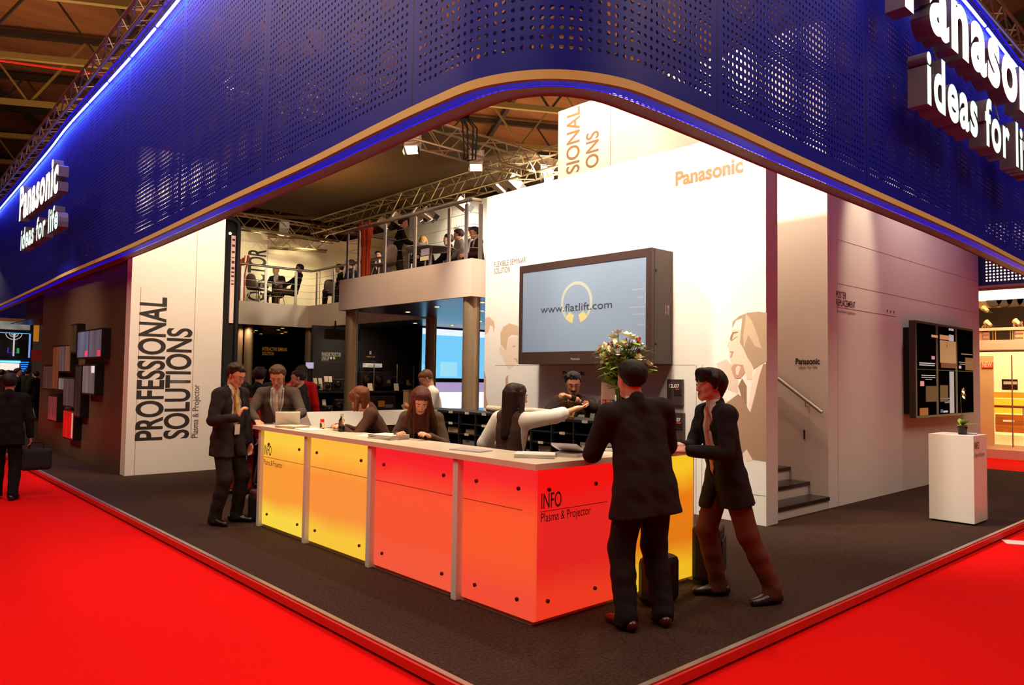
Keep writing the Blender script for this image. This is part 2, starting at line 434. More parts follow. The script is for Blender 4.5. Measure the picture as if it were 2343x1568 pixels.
    if top == 'jacket':
        if Wr['inner'] != 'none':
            sh = Solid(); torso(sh, -.010, Wr['hem']+.05); sh.cap(nb-sp*.015*s, nb+nd*.028*s, .063*s*jaw, .058*s*jaw, .012)
            sh.cut(lambda X, Y, Z: -((X-pel[0])*sp[0]+(Y-pel[1])*sp[1]+(Z-pel[2])*sp[2])-.03)
            solid_obj('shirt', [sh.mesh(hb*.85)], cloth(Wr['shirt'], .7), root)
        j = Solid(); torso(j, .006, Wr['hem']+.05); sleeves(j, .004, .97)
        if sit is None:
            for sd, hip, kn, an in legs: j.cap(hip, hip+(kn-hip)*.55, .112*s*fat, .108*s*fat, .04)
        ox, oy = rng0.uniform(0, 6), rng0.uniform(0, 6)
        j.mod(lambda X, Y, Z: .0028*np.sin(X*31+Z*17+ox)*np.sin(Y*27-Z*23+oy)+.0018*np.sin(Z*58+X*20+oy)*np.sin(X*44+Y*37))
        j.cap(nb-tf*.028*s-sp*.01*s, nb-tf*.030*s+sp*.026*s, .060*s, .052*s, .02)
        for x in (-1, 1):
            j.cap(zb+tf*.112*s+tr*x*.012, chest+tf*.095*s+tr*x*.068*s+sp*.05*s, .011*s, .02*s, .012)      # lapels
            j.cap(chest+tf*.095*s+tr*x*.068*s+sp*.05*s, nb+tr*x*.052*s+tf*.01*s, .02*s, .014*s, .012)
            j.cap(pel+tr*x*.11*s+tf*.10*s+sp*.0*s, pel+tr*x*.155*s+tf*.07*s+sp*.0*s, .012*s, .012*s, .008)  # pocket flaps
        j.cut(hemcut).cut(vcut).cut(lowcut)
        solid_obj('jacket', [j.mesh(hb*.85)], cloth(Wr['col']), root)
        for T_, E_ in ((wL, eL), (wR, eR)):
            cf = Solid(); cf.cap(T_-nrm(T_-E_)*.03*s, T_+nrm(T_-E_)*.004*s, .036*s, .035*s, .004)
            pl = nrm(T_-E_); e = T_+pl*.012*s
            cf.cut(lambda X, Y, Z, e=e, pl=pl: (X-e[0])*pl[0]+(Y-e[1])*pl[1]+(Z-e[2])*pl[2])
            if Wr['inner'] != 'none': solid_obj('shirt_cuff', [cf.mesh(.008)], cloth(Wr['shirt'], .7), root)
    elif top in ('shirt', 'dress', 'sweater'):
        j = Solid(); torso(j, .004, .03 if top == 'shirt' else Wr['hem']); sleeves(j, .006, .0 if Wr['sleeve'] == 'short' else .97)
        j.cap(nb-sp*.015*s, nb+nd*.024*s, .062*s, .057*s, .012)
        if top == 'shirt':
            pc = pel-sp*.03*s; j.cut(lambda X, Y, Z: -((X-pc[0])*sp[0]+(Y-pc[1])*sp[1]+(Z-pc[2])*sp[2]))
        else: j.cut(hemcut)
        solid_obj('shirt' if top == 'shirt' else 'sweater', [j.mesh(hb*.85)], cloth(Wr['col'], .75), root)
    elif top == 'vest':
        sh = Solid(); torso(sh, -.004, .03); sleeves(sh, .022, .30)
        for E_, T_ in ((eL, wL), (eR, wR)): sh.cap(E_+(T_-E_)*.20, E_+(T_-E_)*.28, .062*s, .062*s, .01)
        solid_obj('shirt', [sh.mesh(hb*.85)], cloth(Wr['shirt'], .7), root)
        v = Solid(); torso(v, .008, .1)
        pc = pel-sp*.1*s; v.cut(lambda X, Y, Z: -((X-pc[0])*sp[0]+(Y-pc[1])*sp[1]+(Z-pc[2])*sp[2])).cut(vcut)
        for S_, sd in ((shL, -1), (shR, 1)):
            pc2 = S_-tr*sd*.022*s
            v.cut(lambda X, Y, Z, pc2=pc2, sd=sd: ((X-pc2[0])*tr[0]+(Y-pc2[1])*tr[1]+(Z-pc2[2])*tr[2])*sd)
        solid_obj('vest', [v.mesh(hb*.85)], cloth(Wr['col']), root)
        be = Solid()
        for x in (-1, 1): be.cap(pel+sp*.03*s+tr*x*.085*s, pel+sp*.035*s+tr*x*.085*s, .107*s, .107*s, .02, (tf, .88))
        for sg in (-1, 1):
            c0 = pel+sp*(.033+sg*.018)*s
            be.cut(lambda X, Y, Z, c0=c0, sg=sg: sg*((X-c0[0])*sp[0]+(Y-c0[1])*sp[1]+(Z-c0[2])*sp[2]))
        solid_obj('belt', [be.mesh(.009)], cloth((52, 40, 36)), root)
    if Wr['inner'] == 'top':
        it = Solid(); torso(it, -.004, .02); it.cut(lambda X, Y, Z: (X-chest[0])*sp[0]+(Y-chest[1])*sp[1]+(Z-chest[2])*sp[2]-.03*s)
        solid_obj('blouse', [it.mesh(hb)], cloth((18, 16, 24)), root)
    if Wr['tie'] is not None:
        t = Solid(); c1 = nb+tf*.066*s-sp*.012*s; c2 = chest+tf*.098*s+sp*.04*s; c3 = waist+tf*.104*s*fat-sp*.08*s
        fl = (tf, .35)
        t.cap(c1, c1-sp*.03*s, .021*s, .014*s, .004, (tf, .7)).cap(c1-sp*.03*s, c2, .015*s, .021*s, .006, fl).cap(c2, c3, .021*s, .029*s, .006, fl).cap(c3, c3-sp*.045*s, .033*s, .006*s, .006, fl)
        solid_obj('necktie', [t.mesh(.0065)], cloth(Wr['tie'], .5), root)
    if Wr['lanyard'] is not None:
        lb = MB(); pc = waist+tf*.125*s+sp*.02*s
        for x in (-1, 1): lb.tube([nb+tr*x*.055*s-tf*.02*s, nb+tr*x*.062*s+tf*.045*s, chest+tf*.112*s+tr*x*.045*s, pc], .0045, 5)
        lb.build('lanyard', mat('lanyard_cord', Wr['lanyard'], .6), root)
        MB().obox(pc-sp*.06*s, tr*.038, sp*.055, tf*.003).build('badge', mat('badge_card', (235, 232, 225), .4), root)
    if Wr['badge']:
        pb = chest+tf*.112*s-tr*.085*s+sp*.0*s
        MB().obox(pb, tr*.036-tf*.012, sp*.018, tf*.004).build('name_badge', mat('badge_plate', (210, 205, 200), .35), root)
    # --- legs
    t = Solid(); hg = .006
    for x in (-1, 1): t.cap(pel+tr*x*.075*s+sp*.05*s, pel+rt*x*.085*s-up*.03*s, (.092 if fe else .096)*s*fat, .102*s*fat, .03, (tf, .9))
    for sd, hip, kn, an in legs:
        t.cap(hip-up*.01*s, kn, .096*s*fat, .078*s*fat, .035).cap(kn, kn+(an-kn)*.4, .077*s*fat, .073*s*fat, .03).cap(kn+(an-kn)*.4, an+up*.0*s, .073*s*fat, .064*s*fat, .02)
        t.cap(an, an-up*.045*s+fw*.012, .066*s*fat, .068*s*fat, .012)
    zf = O[2]+.028*s
    t.mod(lambda X, Y, Z: .0035*np.sin(Z*46+X*12+Y*9)*np.sin(X*40+Y*33+Z*9)*np.clip((O[2]+.55-Z)*4, .15, 1))
    t.cut(lambda X, Y, Z: zf-Z+0*X+0*Y)
    pc3 = pel+sp*.09*s; t.cut(lambda X, Y, Z: (X-pc3[0])*sp[0]+(Y-pc3[1])*sp[1]+(Z-pc3[2])*sp[2])
    solid_obj('trousers', [t.mesh(hb)], cloth(Wr['legs']), root)
    for sd, hip, kn, an in legs:
        aa = a-math.radians(P['splay'])*sd; fd = np.array([math.cos(aa), math.sin(aa), 0])
        b0 = np.array([an[0], an[1], O[2]+.04*s]); o = Solid()
        o.cap(b0-fd*.055*s, b0+fd*.06*s, .040*s, .042*s, .02).cap(b0+fd*.06*s, b0+fd*.17*s-up*.012*s, .044*s, .034*s, .02, (up, .85)).cap(b0, b0+up*.04*s, .040*s, .038*s, .02)
        o.cut(lambda X, Y, Z: O[2]+.004-Z+0*X+0*Y)
        solid_obj('shoe', [o.mesh(.009)], mat('leather_%d' % Wr['shoe'][0], Wr['shoe'], .3, spec=.5), root)
    # --- hair
    hs = Wr['hair']; ha = Solid(); tk = .0068
    ha.cap(hd(0, -.030, .038), hd(0, .020, .036), (.080+tk)*s, (.076+tk)*s, .02, (hr, .95))
    rng = random.Random(len(label)*7+int(H*100))
    if hs in ('short', 'fringe', 'tuft'):
        for k in range(22):
            an_ = rng.uniform(0, 2*PI); r_ = rng.uniform(.1, .095/.1*1.)*.085
            bx, by = math.sin(an_)*r_, math.cos(an_)*r_-.01
            z0 = .034+math.sqrt(max(.0005, .094**2-bx*bx-by*by))*.96
            ha.cap(hd(bx*.95, by, z0-.012), hd(bx*1.03+.012, by+.022, z0-.004), .014*s, .006*s, .014)
    if hs == 'fringe':
        for x in (-.05, -.028, -.006, .016, .038): ha.cap(hd(x, .075, .095), hd(x-.008, .103, .035), .024*s, .010*s, .012)
        for x in (-1, 1): ha.cap(hd(x*.074, .02, .05), hd(x*.076, .012, -.015), .026*s, .014*s, .012)
        ha.cap(hd(0, -.08, .03), hd(0, -.072, -.06), .05*s, .035*s, .02)
    fr = [-.14, -.05, -.008, .015, .05, .075, .12]
    if hs in ('short', 'fringe', 'tuft', 'crop', 'bald'):
        zz = [-.108, -.098, -.03, .022, .05, .068, .082]
        if hs == 'fringe': zz = [-.085, -.08, -.035, -.02, .02, .03, .03]
        if hs == 'bald': zz = [-.075, -.068, -.02, .04, .12, .16, .2]
    else: zz = [-.2, -.2, -.2, -.2, .0, .052, .075] if hs != 'bob' else [-.2, -.2, -.2, -.2, .0, .0, .03]
    def hcut(X, Y, Z):
        x, y, z = X-hc[0], Y-hc[1], Z-hc[2]
        f = (x*hf[0]+y*hf[1]+z*hf[2])/s; u = (x*hu[0]+y*hu[1]+z*hu[2])/s
        r = np.abs(x*hr[0]+y*hr[1]+z*hr[2])/s
        wob = .006*np.sin(r*190+f*60)+(.022*np.clip((r-.030)/.03, 0, 1)*np.clip((f-.02)/.04, 0, 1) if hs in ('short', 'crop') else 0)
        return (np.interp(f, fr, zz)+wob-u)*.75*s
    th_ = .0125 if hs not in ('crop', 'bald') else .006
    ha.mod(lambda X, Y, Z: np.clip(-hcut(X, Y, Z)/(.05*s), 0, 1)*th_*s+.0016*np.sin(X*260+Z*60)*np.sin(Y*240-Z*70))
    ha.cut(hcut)
    hp_ = [ha.mesh(hh)]
    if hs in ('long', 'bob'):
        hl = Solid(); dn = -up
        Lh = .36 if hs == 'long' else .15
        for x in (-1, 1):
            side0 = hd(x*.070, .015, .045); f0 = side0+nrm(dn-hf*(.12 if hs == 'long' else -.2)+hr*x*.22)*Lh*s*(.8 if hs == 'long' else 1.)+hr*x*.02
            hl.cap(hd(x*.05, .02, .085), side0, .030*s, .024*s, .02).cap(side0, f0, .026*s, .016*s, .02)
            b0 = hd(x*.052, -.055, .03); hl.cap(b0, b0+dn*Lh*s-hf*.02, .048*s, .024*s, .03)
        b0 = hd(0, -.085, .035); hl.cap(b0, b0+dn*Lh*s*1.12-hf*.018, .056*s, .05*s, .035)
        for k in range(10):
            an_ = rng.uniform(-2.2, 2.2)+PI; q0 = hd(math.sin(an_)*.082, math.cos(an_)*.085, .03)
            hl.cap(q0, q0+dn*Lh*s*rng.uniform(.85, 1.12), .016*s, .006*s, .015)
        hp_.append(hl.mesh(hh*1.1))
    solid_obj('hair', hp_, hairmat(Wr['haircol']), root)
    if Wr['beard']:
        be = MB(); be.tube([hd(-.026, .090, -.062), hd(-.012, .102, -.053), hd(.012, .102, -.053), hd(.026, .090, -.062)], .0055*s, 6)
        be.ball(tuple(hd(0, .088, -.094)), .016*s, 8)
        be.build('beard', hairmat(Wr['haircol']), root, smooth=True)
    if Wr['brows']:
        for x in (-1, 1):
            MB().ball(tuple(hd(x*.031, .0985, .0005)), .0056*s, 8).build('eye', mat('eye_dark', (30, 20, 16), .15), root, smooth=True)
            MB().tube([hd(x*.014, .104, .022), hd(x*.032, .101, .027), hd(x*.048, .088, .022)], [.004*s, .0045*s, .002*s], 6).build('eyebrow', hairmat(Wr['haircol']), root)
        MB().tube([hd(-.022, .0945, -.0685), hd(0, .0985, -.0675), hd(.022, .0945, -.0685)], [.0025*s, .0055*s, .0025*s], 6).build('lips', mat('lips', (165, 80, 70), .45), root, smooth=True)
    if Wr['glasses']:
        g = MB()
        for x in (-1, 1):
            c = hd(x*.032, .110, -.001)
            g.tube([c+(hr*math.cos(t_)*.021+hu*math.sin(t_)*.015)*s for t_ in np.linspace(0, 2*PI, 15)[:-1]], .0016*s, 5, closed=True)
            g.tube([c+hr*x*.021*s, hd(x*.072, .06, .008), hd(x*.080, -.005, .008)], .0016*s, 5)
        g.tube([hd(-.011, .112, .001), hd(.011, .112, .001)], .0016*s, 5)
        g.build('glasses', mat('glasses_metal', (150, 130, 110), .25, .9), root)
    return root
# ------------------------------------------------------------------ camera
def pixel_dir(x, y):
    f = Vector((math.cos(YAW)*math.cos(PIT), math.sin(YAW)*math.cos(PIT), math.sin(PIT)))
    r = Vector((math.sin(YAW), -math.cos(YAW), 0)); u = r.cross(f)
    r2 = math.cos(ROL)*r+math.sin(ROL)*u; u2 = r2.cross(f)
    return f, r2, u2, r2*(x-FW/2)/FPX-u2*(y-FH/2)/FPX+f
def hit(x, y, ax, val):
    """point of the plane axis=val that the photograph shows at pixel x, y (used to measure the place)"""
    d = pixel_dir(x, y)[3]; c = Vector((0, 0, CAMZ)); return c+d*((val-c[ax])/d[ax])
cam = bpy.data.objects.new('camera', bpy.data.cameras.new('camera')); COL.objects.link(cam)
_f, _r, _u, _ = pixel_dir(0, 0)
cam.matrix_world = Matrix(((_r.x, _u.x, -_f.x, 0), (_r.y, _u.y, -_f.y, 0), (_r.z, _u.z, -_f.z, CAMZ), (0, 0, 0, 1)))
cam.data.sensor_width = 36; cam.data.lens = FPX/FW*36; cam.data.clip_end = 300; cam.data.clip_start = .05
SC.camera = cam

# ------------------------------------------------------------------ materials of the place
white = mat('white_paint', (238, 228, 220), .6, var=.015, scale=3)
white2 = mat('white_laminate', (240, 232, 222), .35)
carpet = mat('dark_carpet', (58, 40, 32), .95, var=.45, scale=45, bump=.5, spec=.1)
red = mat('red_carpet', (218, 8, 4), .9, var=.06, scale=60, bump=.2, spec=.08)
redskirt = mat('red_skirting', (205, 30, 18), .6)
alu = mat('aluminium', (190, 182, 170), .35, .8)
steel = mat('brushed_steel', (200, 190, 176), .3, .85, var=.05, scale=50, stretch=(1, 1, .05))
black = mat('black_plastic', (18, 15, 15), .4)
blackm = mat('black_matt', (16, 13, 13), .85)
gold = mat('sand_trim', (232, 214, 130), .5)
ink = mat('black_lettering', (42, 34, 32), .6)
inkgrey = mat('grey_lettering', (96, 80, 72), .6)
darkwall = mat('dark_panel_wall', (92, 68, 54), .38, var=.05, scale=2)
nearblack = mat('charcoal_wall', (30, 24, 27), .5)
groove = mat('panel_joint', (150, 125, 110), .8)

# ------------------------------------------------------------------ floors
structure('floor', MB().box(2.53, 2.48, -.078, 16.35, 31, 0), carpet, 'dark charcoal carpet on the raised stand floor around the counter', 'floor')
structure('floor_aisle', MB().face([(-14, -12, -.08), (60, -12, -.08), (60, 60, -.08), (-14, 60, -.08)]), red, 'bright red aisle carpet running round the stand', 'floor')
t = MB()
t.box(2.525, 2.475, .0, 2.56, 31, .006).box(2.56, 2.475, .0, 16.35, 2.51, .006)
structure('trim_1', t, alu, 'pale metal edging along the rim of the stand floor', 'trim')
t = MB(); t.box(2.505, 2.455, -.06, 2.528, 31, -.004).box(2.528, 2.455, -.06, 16.35, 2.478, -.004)
structure('trim_2', t, redskirt, 'red skirting strip below the edge of the stand floor', 'trim')

# ------------------------------------------------------------------ white walls
XF = 7.757; XT = 9.475; YP = 4.354
wc = structure('wall_centre', MB().box(XF, 4.27, 0, 8.02, 9.17, 4.53), white, 'white feature wall carrying the big screen', 'wall')
wt = structure('wall_tower', MB().box(XT, YP, 0, 9.75, 9.246, 6.4), white, 'tall white wall rising behind the feature wall', 'wall')
wr = structure('wall_right', MB().box(9.76, YP, 0, 15.65, 4.62, 4.7), white, 'long white side wall with the video wall display', 'wall')
wl = structure('wall_left', MB().box(3.41, 12.6, 0, 4.85, 12.85, 5.2), white, 'white wall panel with tall vertical black lettering', 'wall')
wd = structure('wall_far_left', MB().box(3.41, 12.86, 0, 3.66, 19.2, 3.75), darkwall, 'dark brown wall holding a cluster of displays', 'wall')
lettering('wall_lettering', 'Panasonic', (XF, 5.50, 4.055), XW, YW, .17, .945, mat('gold_lettering', (128, 92, 56), .5), wc, .035)
fl_ = lettering('wall_lettering', 'FLEXIBLE SEMINAR', (XF, 8.965, 3.365), XW, YW, .085, .74, inkgrey, wc)
lettering('wall_lettering', 'SOLUTION', (XF, 8.965, 3.255), XW, YW, .085, .38, inkgrey, wc)
lettering('wall_lettering', 'Panasonic', (XF, 7.42, 1.66), XW, YW, .055, .42, ink, wc, .035)
J = MB()
for y in (5.18, 5.10): J.box(XF-.0015, y, 0, XF, y+.006, 1.80)
J.box(XF-.0015, 4.275, .33, XF, 5.1, .336).box(XF-.0015, 5.2, 1.795, XF, 8.9, 1.80)
J.build('panel_joint', groove, wc)
# sepia photograph printed on the feature wall, as flat printed areas
def pic(name, pts, col, lift, ax=0, val=XF, parent=wc):
    q = [hit(x, y, ax, val) for x, y in pts]
    off = Vector((-lift, 0, 0)) if ax == 0 else Vector((0, -lift, 0))
    me = bpy.data.meshes.new(name); bm_ = bmesh.new(); f = bm_.faces.new([bm_.verts.new(p+off) for p in q]); f.normal_update()
    if (f.normal.x if ax == 0 else f.normal.y) > 0: f.normal_flip()
    bmesh.ops.triangulate(bm_, faces=[f]); bm_.to_mesh(me); bm_.free()
    return link_mesh(name, me, mat('print_%d_%d_%d' % col, col, .6), parent)
cr = lambda x0, y0, s: (lambda L: [(x0+a/s, y0+b/s) for a, b in L])
c1 = cr(1600, 690, 3.92)
pic('mural_print', c1([(150, 560), (190, 640), (215, 720), (265, 800), (350, 830), (350, 560), (285, 560), (240, 520)]), (222, 194, 176), .0008)
pic('mural_print', c1([(294, 250), (285, 300), (270, 350), (245, 400), (268, 420), (268, 470), (275, 515), (285, 555), (330, 565), (400, 600), (430, 700), (470, 700), (480, 560), (400, 400), (380, 250)]), (238, 204, 182), .0012)
pic('mural_print', c1([(606, 100), (530, 92), (440, 100), (360, 130), (300, 180), (294, 240), (330, 170), (385, 150), (375, 260), (365, 370), (405, 440), (430, 500), (470, 560), (490, 610), (560, 560), (606, 540)]), (176, 146, 118), .0016)
pic('mural_print', c1([(420, 110), (470, 170), (520, 300), (560, 420), (500, 400), (440, 300), (400, 420), (395, 300), (410, 200)]), (204, 176, 148), .002)
pic('mural_print', c1([(600, 560), (570, 560), (530, 680), (500, 850), (460, 1000), (430, 950), (410, 880), (350, 830), (230, 920), (330, 1020), (370, 1390), (480, 1420), (600, 1440)]), (166, 128, 104), .0012)
pic('mural_print', c1([(350, 760), (385, 690), (425, 760), (425, 930), (380, 860)]), (150, 112, 92), .0016)
pic('mural_print', c1([(575, 560), (540, 670), (500, 840), (456, 995), (440, 940), (462, 800), (476, 690), (520, 590)]), (242, 214, 194), .002)
pic('mural_print', c1([(285, 590), (320, 560), (395, 570), (412, 640), (370, 690), (320, 690), (300, 650)]), (196, 150, 124), .002)
pic('mural_print', c1([(325, 600), (350, 572), (372, 590), (350, 660), (330, 655)]), (240, 208, 186), .0024)
pic('mural_print', c1([(275, 330), (300, 275), (350, 270), (348, 280), (310, 290), (290, 345), (345, 312), (344, 318), (285, 356)]), (150, 112, 88), .002)
pic('mural_print', c1([(270, 445), (312, 450), (300, 480), (286, 512), (276, 500), (290, 470)]), (190, 140, 118), .002)
pic('mural_print', c1([(372, 1385), (425, 1328), (480, 1420), (440, 1440)]), (236, 208, 190), .002)
pic('mural_print', c1([(190, 840), (255, 895), (225, 925)]), (236, 208, 190), .002)
c2 = cr(1100, 700, 6.03)
pic('mural_print', c2([(60, 170), (120, 150), (185, 220), (195, 290), (180, 370), (165, 290), (130, 270), (110, 360), (70, 400), (58, 395)]), (212, 180, 154), .0012)
pic('mural_print', c2([(275, 530), (270, 380), (310, 290), (400, 240), (516, 280), (516, 410), (430, 400), (380, 440), (350, 620), (330, 600)]), (208, 178, 148), .0012)
pic('mural_print', c2([(252, 590), (275, 545), (330, 600), (350, 620), (385, 440), (516, 420), (516, 790), (490, 800), (390, 890), (350, 830), (300, 720), (265, 670)]), (232, 208, 188), .001)
pic('mural_print', c2([(380, 950), (340, 1000), (345, 1180), (378, 1100)]), (190, 156, 132), .0012)
pic('mural_print', c2([(45, 880), (75, 1000), (70, 1240), (110, 1410), (42, 1410)]), (206, 164, 134), .0012)
pic('mural_print', c2([(435, 560), (480, 548), (482, 560), (450, 575)]), (196, 150, 120), .0016)
pic('mural_print', c2([(440, 720), (500, 730), (512, 770), (505, 790), (480, 745)]), (206, 158, 130), .0016)
# tower lettering
lettering('wall_lettering', 'SIONAL', (XT, 8.73, 5.21), YW, Vector((0, 1, 0)), .30, 1.16, mat('faded_lettering', (150, 112, 74), .6), wt, .012)
lettering('wall_lettering', 'ONS', (XT, 8.29, 5.22), YW, Vector((0, 1, 0)), .28, .62, MATS['faded_lettering'], wt, .012)
lettering('wall_lettering', 'Panasonic', (XT, 4.79, 1.845), XW, YW, .075, .33, ink, wt, .035)
lettering('wall_lettering', 'ideas for life', (XT, 4.745, 1.785), XW, YW, .035, .25, inkgrey, wt, .01)
MB().box(XT-.002, 8.02, 4.6, XT, 8.03, 6.4).build('panel_joint', groove, wt)
MB().box(XT-.012, 4.665, .86, XT, 4.68, .98).build('wall_socket', blackm, wt)
# right wall lettering and joints
lettering('wall_lettering', 'POSTER', (9.72, YP, 2.73), XS, YW, .085, .30, ink, wr, .004)
lettering('wall_lettering', 'REPLACEMENT', (9.72, YP, 2.625), XS, YW, .085, .58, ink, wr, .004)
lettering('wall_lettering', 'Out of Home Application', (9.725, YP, 2.535), XS, YW, .04, .58, inkgrey, wr)
J = MB().box(9.72, YP-.002, 2.600, 11.72, YP, 2.606).box(9.76, YP-.0015, 2.915, 15.65, YP, 2.92).box(9.76, YP-.0015, 3.5, 15.65, YP, 3.505)
J.build('panel_joint', groove, wr)
for k in range(3): lettering('wall_lettering', '>', (11.38+k*.12, YP, 2.635), XS, YW, .06, .05, ink, wr, .02)
# left wall lettering (reads upwards)
YU = Vector((-1, 0, 0))
lettering('wall_lettering', 'PROFESSIONAL', (3.935, 12.6, .535), YW, YU, .385, 2.28, ink, wl, .02)
lettering('wall_lettering', 'SOLUTIONS', (4.345, 12.6, .545), YW, YU, .37, 1.79, ink, wl, .02)
lettering('wall_lettering', 'Plasma & Projector', (4.50, 12.6, .545), YW, YU, .10, .87, inkgrey, wl)
J = MB().box(4.385, 12.598, .54, 4.392, 12.6, 4.9).box(3.545, 12.598, 0, 3.552, 12.6, 2.95)
J.build('panel_joint', groove, wl)

# ------------------------------------------------------------------ stairs between feature wall and tower
st = thing('staircase', 'white staircase with dark treads between the two white walls', 'stairs', (8.75, YP, 0), kind='structure')
for k in range(16):
    y0 = YP+.262*k; z1 = .165*(k+1)-.015
    MB().box(8.03, y0, 0, 9.465, y0+.262, z1-.045).build('riser', white2, st)
    MB().box(8.03, y0-.02, z1-.045, 9.47, y0+.262, z1).build('tread', mat('dark_tread', (44, 34, 30), .3), st)
hr_ = thing('handrail', 'brushed steel handrail on the stair wall', 'handrail', (9.4, 4.6, 1.2))
sl = (1.677-1.217)/(5.029-4.382)
MB().tube([(9.40, 4.40, 1.225), (9.40, 8.4, 1.225+4.0*sl)], .026, 14).build('rail', steel, hr_, smooth=True)
for y in (4.62, 5.7, 6.8): MB().tube([(9.40, y, 1.225+(y-4.4)*sl-.02), (9.41, y, 1.225+(y-4.4)*sl-.09), (9.475, y, 1.225+(y-4.4)*sl-.09)], .009, 8).build('bracket', steel, hr_, smooth=True)
h2 = thing('handrail', 'end of a steel handrail sticking out behind the feature wall edge', 'handrail', (8.08, 4.35, 1.2))
MB().tube([(8.09, 4.34, 1.10), (8.09, 7.9, 1.10+3.56*sl)], .026, 14).build('rail', steel, h2, smooth=True)
for y in (4.7, 6.2): MB().tube([(8.09, y, 1.10+(y-4.34)*sl-.02), (8.02, y, 1.10+(y-4.34)*sl-.06)], .009, 8).build('bracket', steel, h2)

# ------------------------------------------------------------------ perforated fascia
ZB, ZT = 3.4, 6.35
def catmull(P, n):
    P = [Vector(p) for p in P]; P = [P[0]*2-P[1]]+P+[P[-1]*2-P[-2]]; out = []
    for i in range(1, len(P)-2):
        for k in range(n):
            t_ = k/n; a, b, c, d = P[i-1:i+3]
            out.append(.5*((2*b)+(c-a)*t_+(2*a-5*b+4*c-d)*t_*t_+(3*b-a-3*c+d)*t_**3))
    out.append(P[-2]); return out
path = catmull([(3.42, 28.3, 0), (3.346, 24.6, 0), (3.17, 17.9, 0), (3.085, 15.5, 0), (3.034, 11.3, 0), (2.904, 7.48, 0), (2.858, 5.745, 0), (2.795, 4.558, 0), (2.772, 3.84, 0), (2.80, 3.36, 0),
                (3.0, 3.0, 0), (3.36, 2.80, 0), (3.83, 2.762, 0), (4.6, 2.768, 0), (5.9, 2.80, 0), (9.70, 2.85, 0), (12.78, 2.97, 0), (15.6, 3.05, 0)], 8)
def normals(P):
    out = []
    for i in range(len(P)):
        d = P[min(i+1, len(P)-1)]-P[max(i-1, 0)]; d.normalize(); out.append(Vector((d.y, -d.x, 0)))   # towards outside
    return out
NRM = normals(path)
if NRM[40].dot(Vector((-1, -1, 0))) < 0: NRM = [-n for n in NRM]
def ribbon(name, P0, z0, P1, z1, m, parent, uv=False):
    me = bpy.data.meshes.new(name); n = len(P0)
    V = [(p.x, p.y, z0) for p in P0]+[(p.x, p.y, z1) for p in P1]
    F = [(i+1, i, n+i, n+i+1) for i in range(n-1)]
    me.from_pydata(V, [], F)
    if uv:
        L = [0.]
        for a, b in zip(P0, P0[1:]): L.append(L[-1]+(b-a).length)
        u = me.uv_layers.new(name='UVMap')
        for p in me.polygons:
            for li in p.loop_indices:
                vi = me.loops[li].vertex_index; u.data[li].uv = (L[vi % n], 0 if vi < n else z1-z0)
    o = link_mesh(name, me, m, parent, smooth=True); return o
off = lambda d: [p+n*d for p, n in zip(path, NRM)]
fas = thing('perforated_fascia', 'deep blue perforated metal fascia curving round the top of the stand', 'fascia', (2.8, 3.0, ZB), kind='structure')
perf = perforated('blue_perforated_sheet', (13, 20, 168), .058, .0135, .12)
ribbon('perforated_sheet', path, ZB, path, ZT, perf, fas, True)
ribbon('inner_sheet', off(-.30), ZB+.02, off(-.30), ZT, perforated('blue_inner_sheet', (10, 15, 150), .058, .0195, 0.), fas, True)
ribbon('edge_lip', off(.012), ZB-.052, off(.012), ZB+.004, gold, fas)
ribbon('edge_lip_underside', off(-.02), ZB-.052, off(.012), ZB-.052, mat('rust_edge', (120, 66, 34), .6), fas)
blue_led = mat('blue_led', (20, 10, 235), .4, emit=1.1, emcol=(28, 12, 235))
blue_dim = mat('soffit_led_glow', (16, 14, 110), .5, emit=.45, emcol=(18, 10, 210))  # emission paints in the blue LED light that fills the recess
purple = mat('purple_soffit', (120, 96, 122), .5, var=.08, scale=6)
ribbon('soffit_glow', off(-.135), ZB-.03, off(-.02), ZB-.03, blue_dim, fas)
ribbon('light_line', off(-.15), ZB-.032, off(-.135), ZB-.032, blue_led, fas)
ribbon('soffit_ring', off(-.27), ZB-.034, off(-.15), ZB-.034, purple, fas)
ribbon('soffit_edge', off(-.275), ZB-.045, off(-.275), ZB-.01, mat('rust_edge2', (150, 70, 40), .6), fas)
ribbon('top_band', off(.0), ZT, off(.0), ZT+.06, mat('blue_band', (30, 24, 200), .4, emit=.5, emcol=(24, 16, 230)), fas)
# the far and right returns of the fascia ring
far = thing('perforated_fascia', 'far return of the blue fascia seen below the corner of the ring', 'fascia', (9, 28.4, ZB), kind='structure')
def flat_panel(name, a, b, z0, z1, m, parent):
    me = bpy.data.meshes.new(name); L = (Vector(b)-Vector(a)).length
    me.from_pydata([(a[0], a[1], z0), (b[0], b[1], z0), (b[0], b[1], z1), (a[0], a[1], z1)], [], [(0, 1, 2, 3)])
    u = me.uv_layers.new(name='UVMap')
    for li, q in zip(range(4), ((0, 0), (L, 0), (L, z1-z0), (0, z1-z0))): u.data[li].uv = q
    return link_mesh(name, me, m, parent)
flat_panel('perforated_sheet', (3.42, 28.4), (15.6, 28.4), ZB-.15, ZT, perf, far)
MB().box(3.42, 28.33, ZB-.25, 15.6, 28.39, ZB-.15).build('edge_lip', gold, far)
ret = thing('perforated_fascia', 'blue perforated return of the fascia beside the end of the long white wall', 'fascia', (15.65, 4, ZB), kind='structure')
perf2 = perforated('blue_perforated_return', (12, 15, 124), .058, .0165, .06)
flat_panel('perforated_sheet', (15.72, 3.05), (15.72, 28.4), ZB+.03, ZT, perf2, ret)
MB().box(15.69, 3.05, ZB-.02, 15.75, 28.4, ZB+.03).build('edge_lip', mat('mauve_trim', (190, 140, 130), .5), ret)
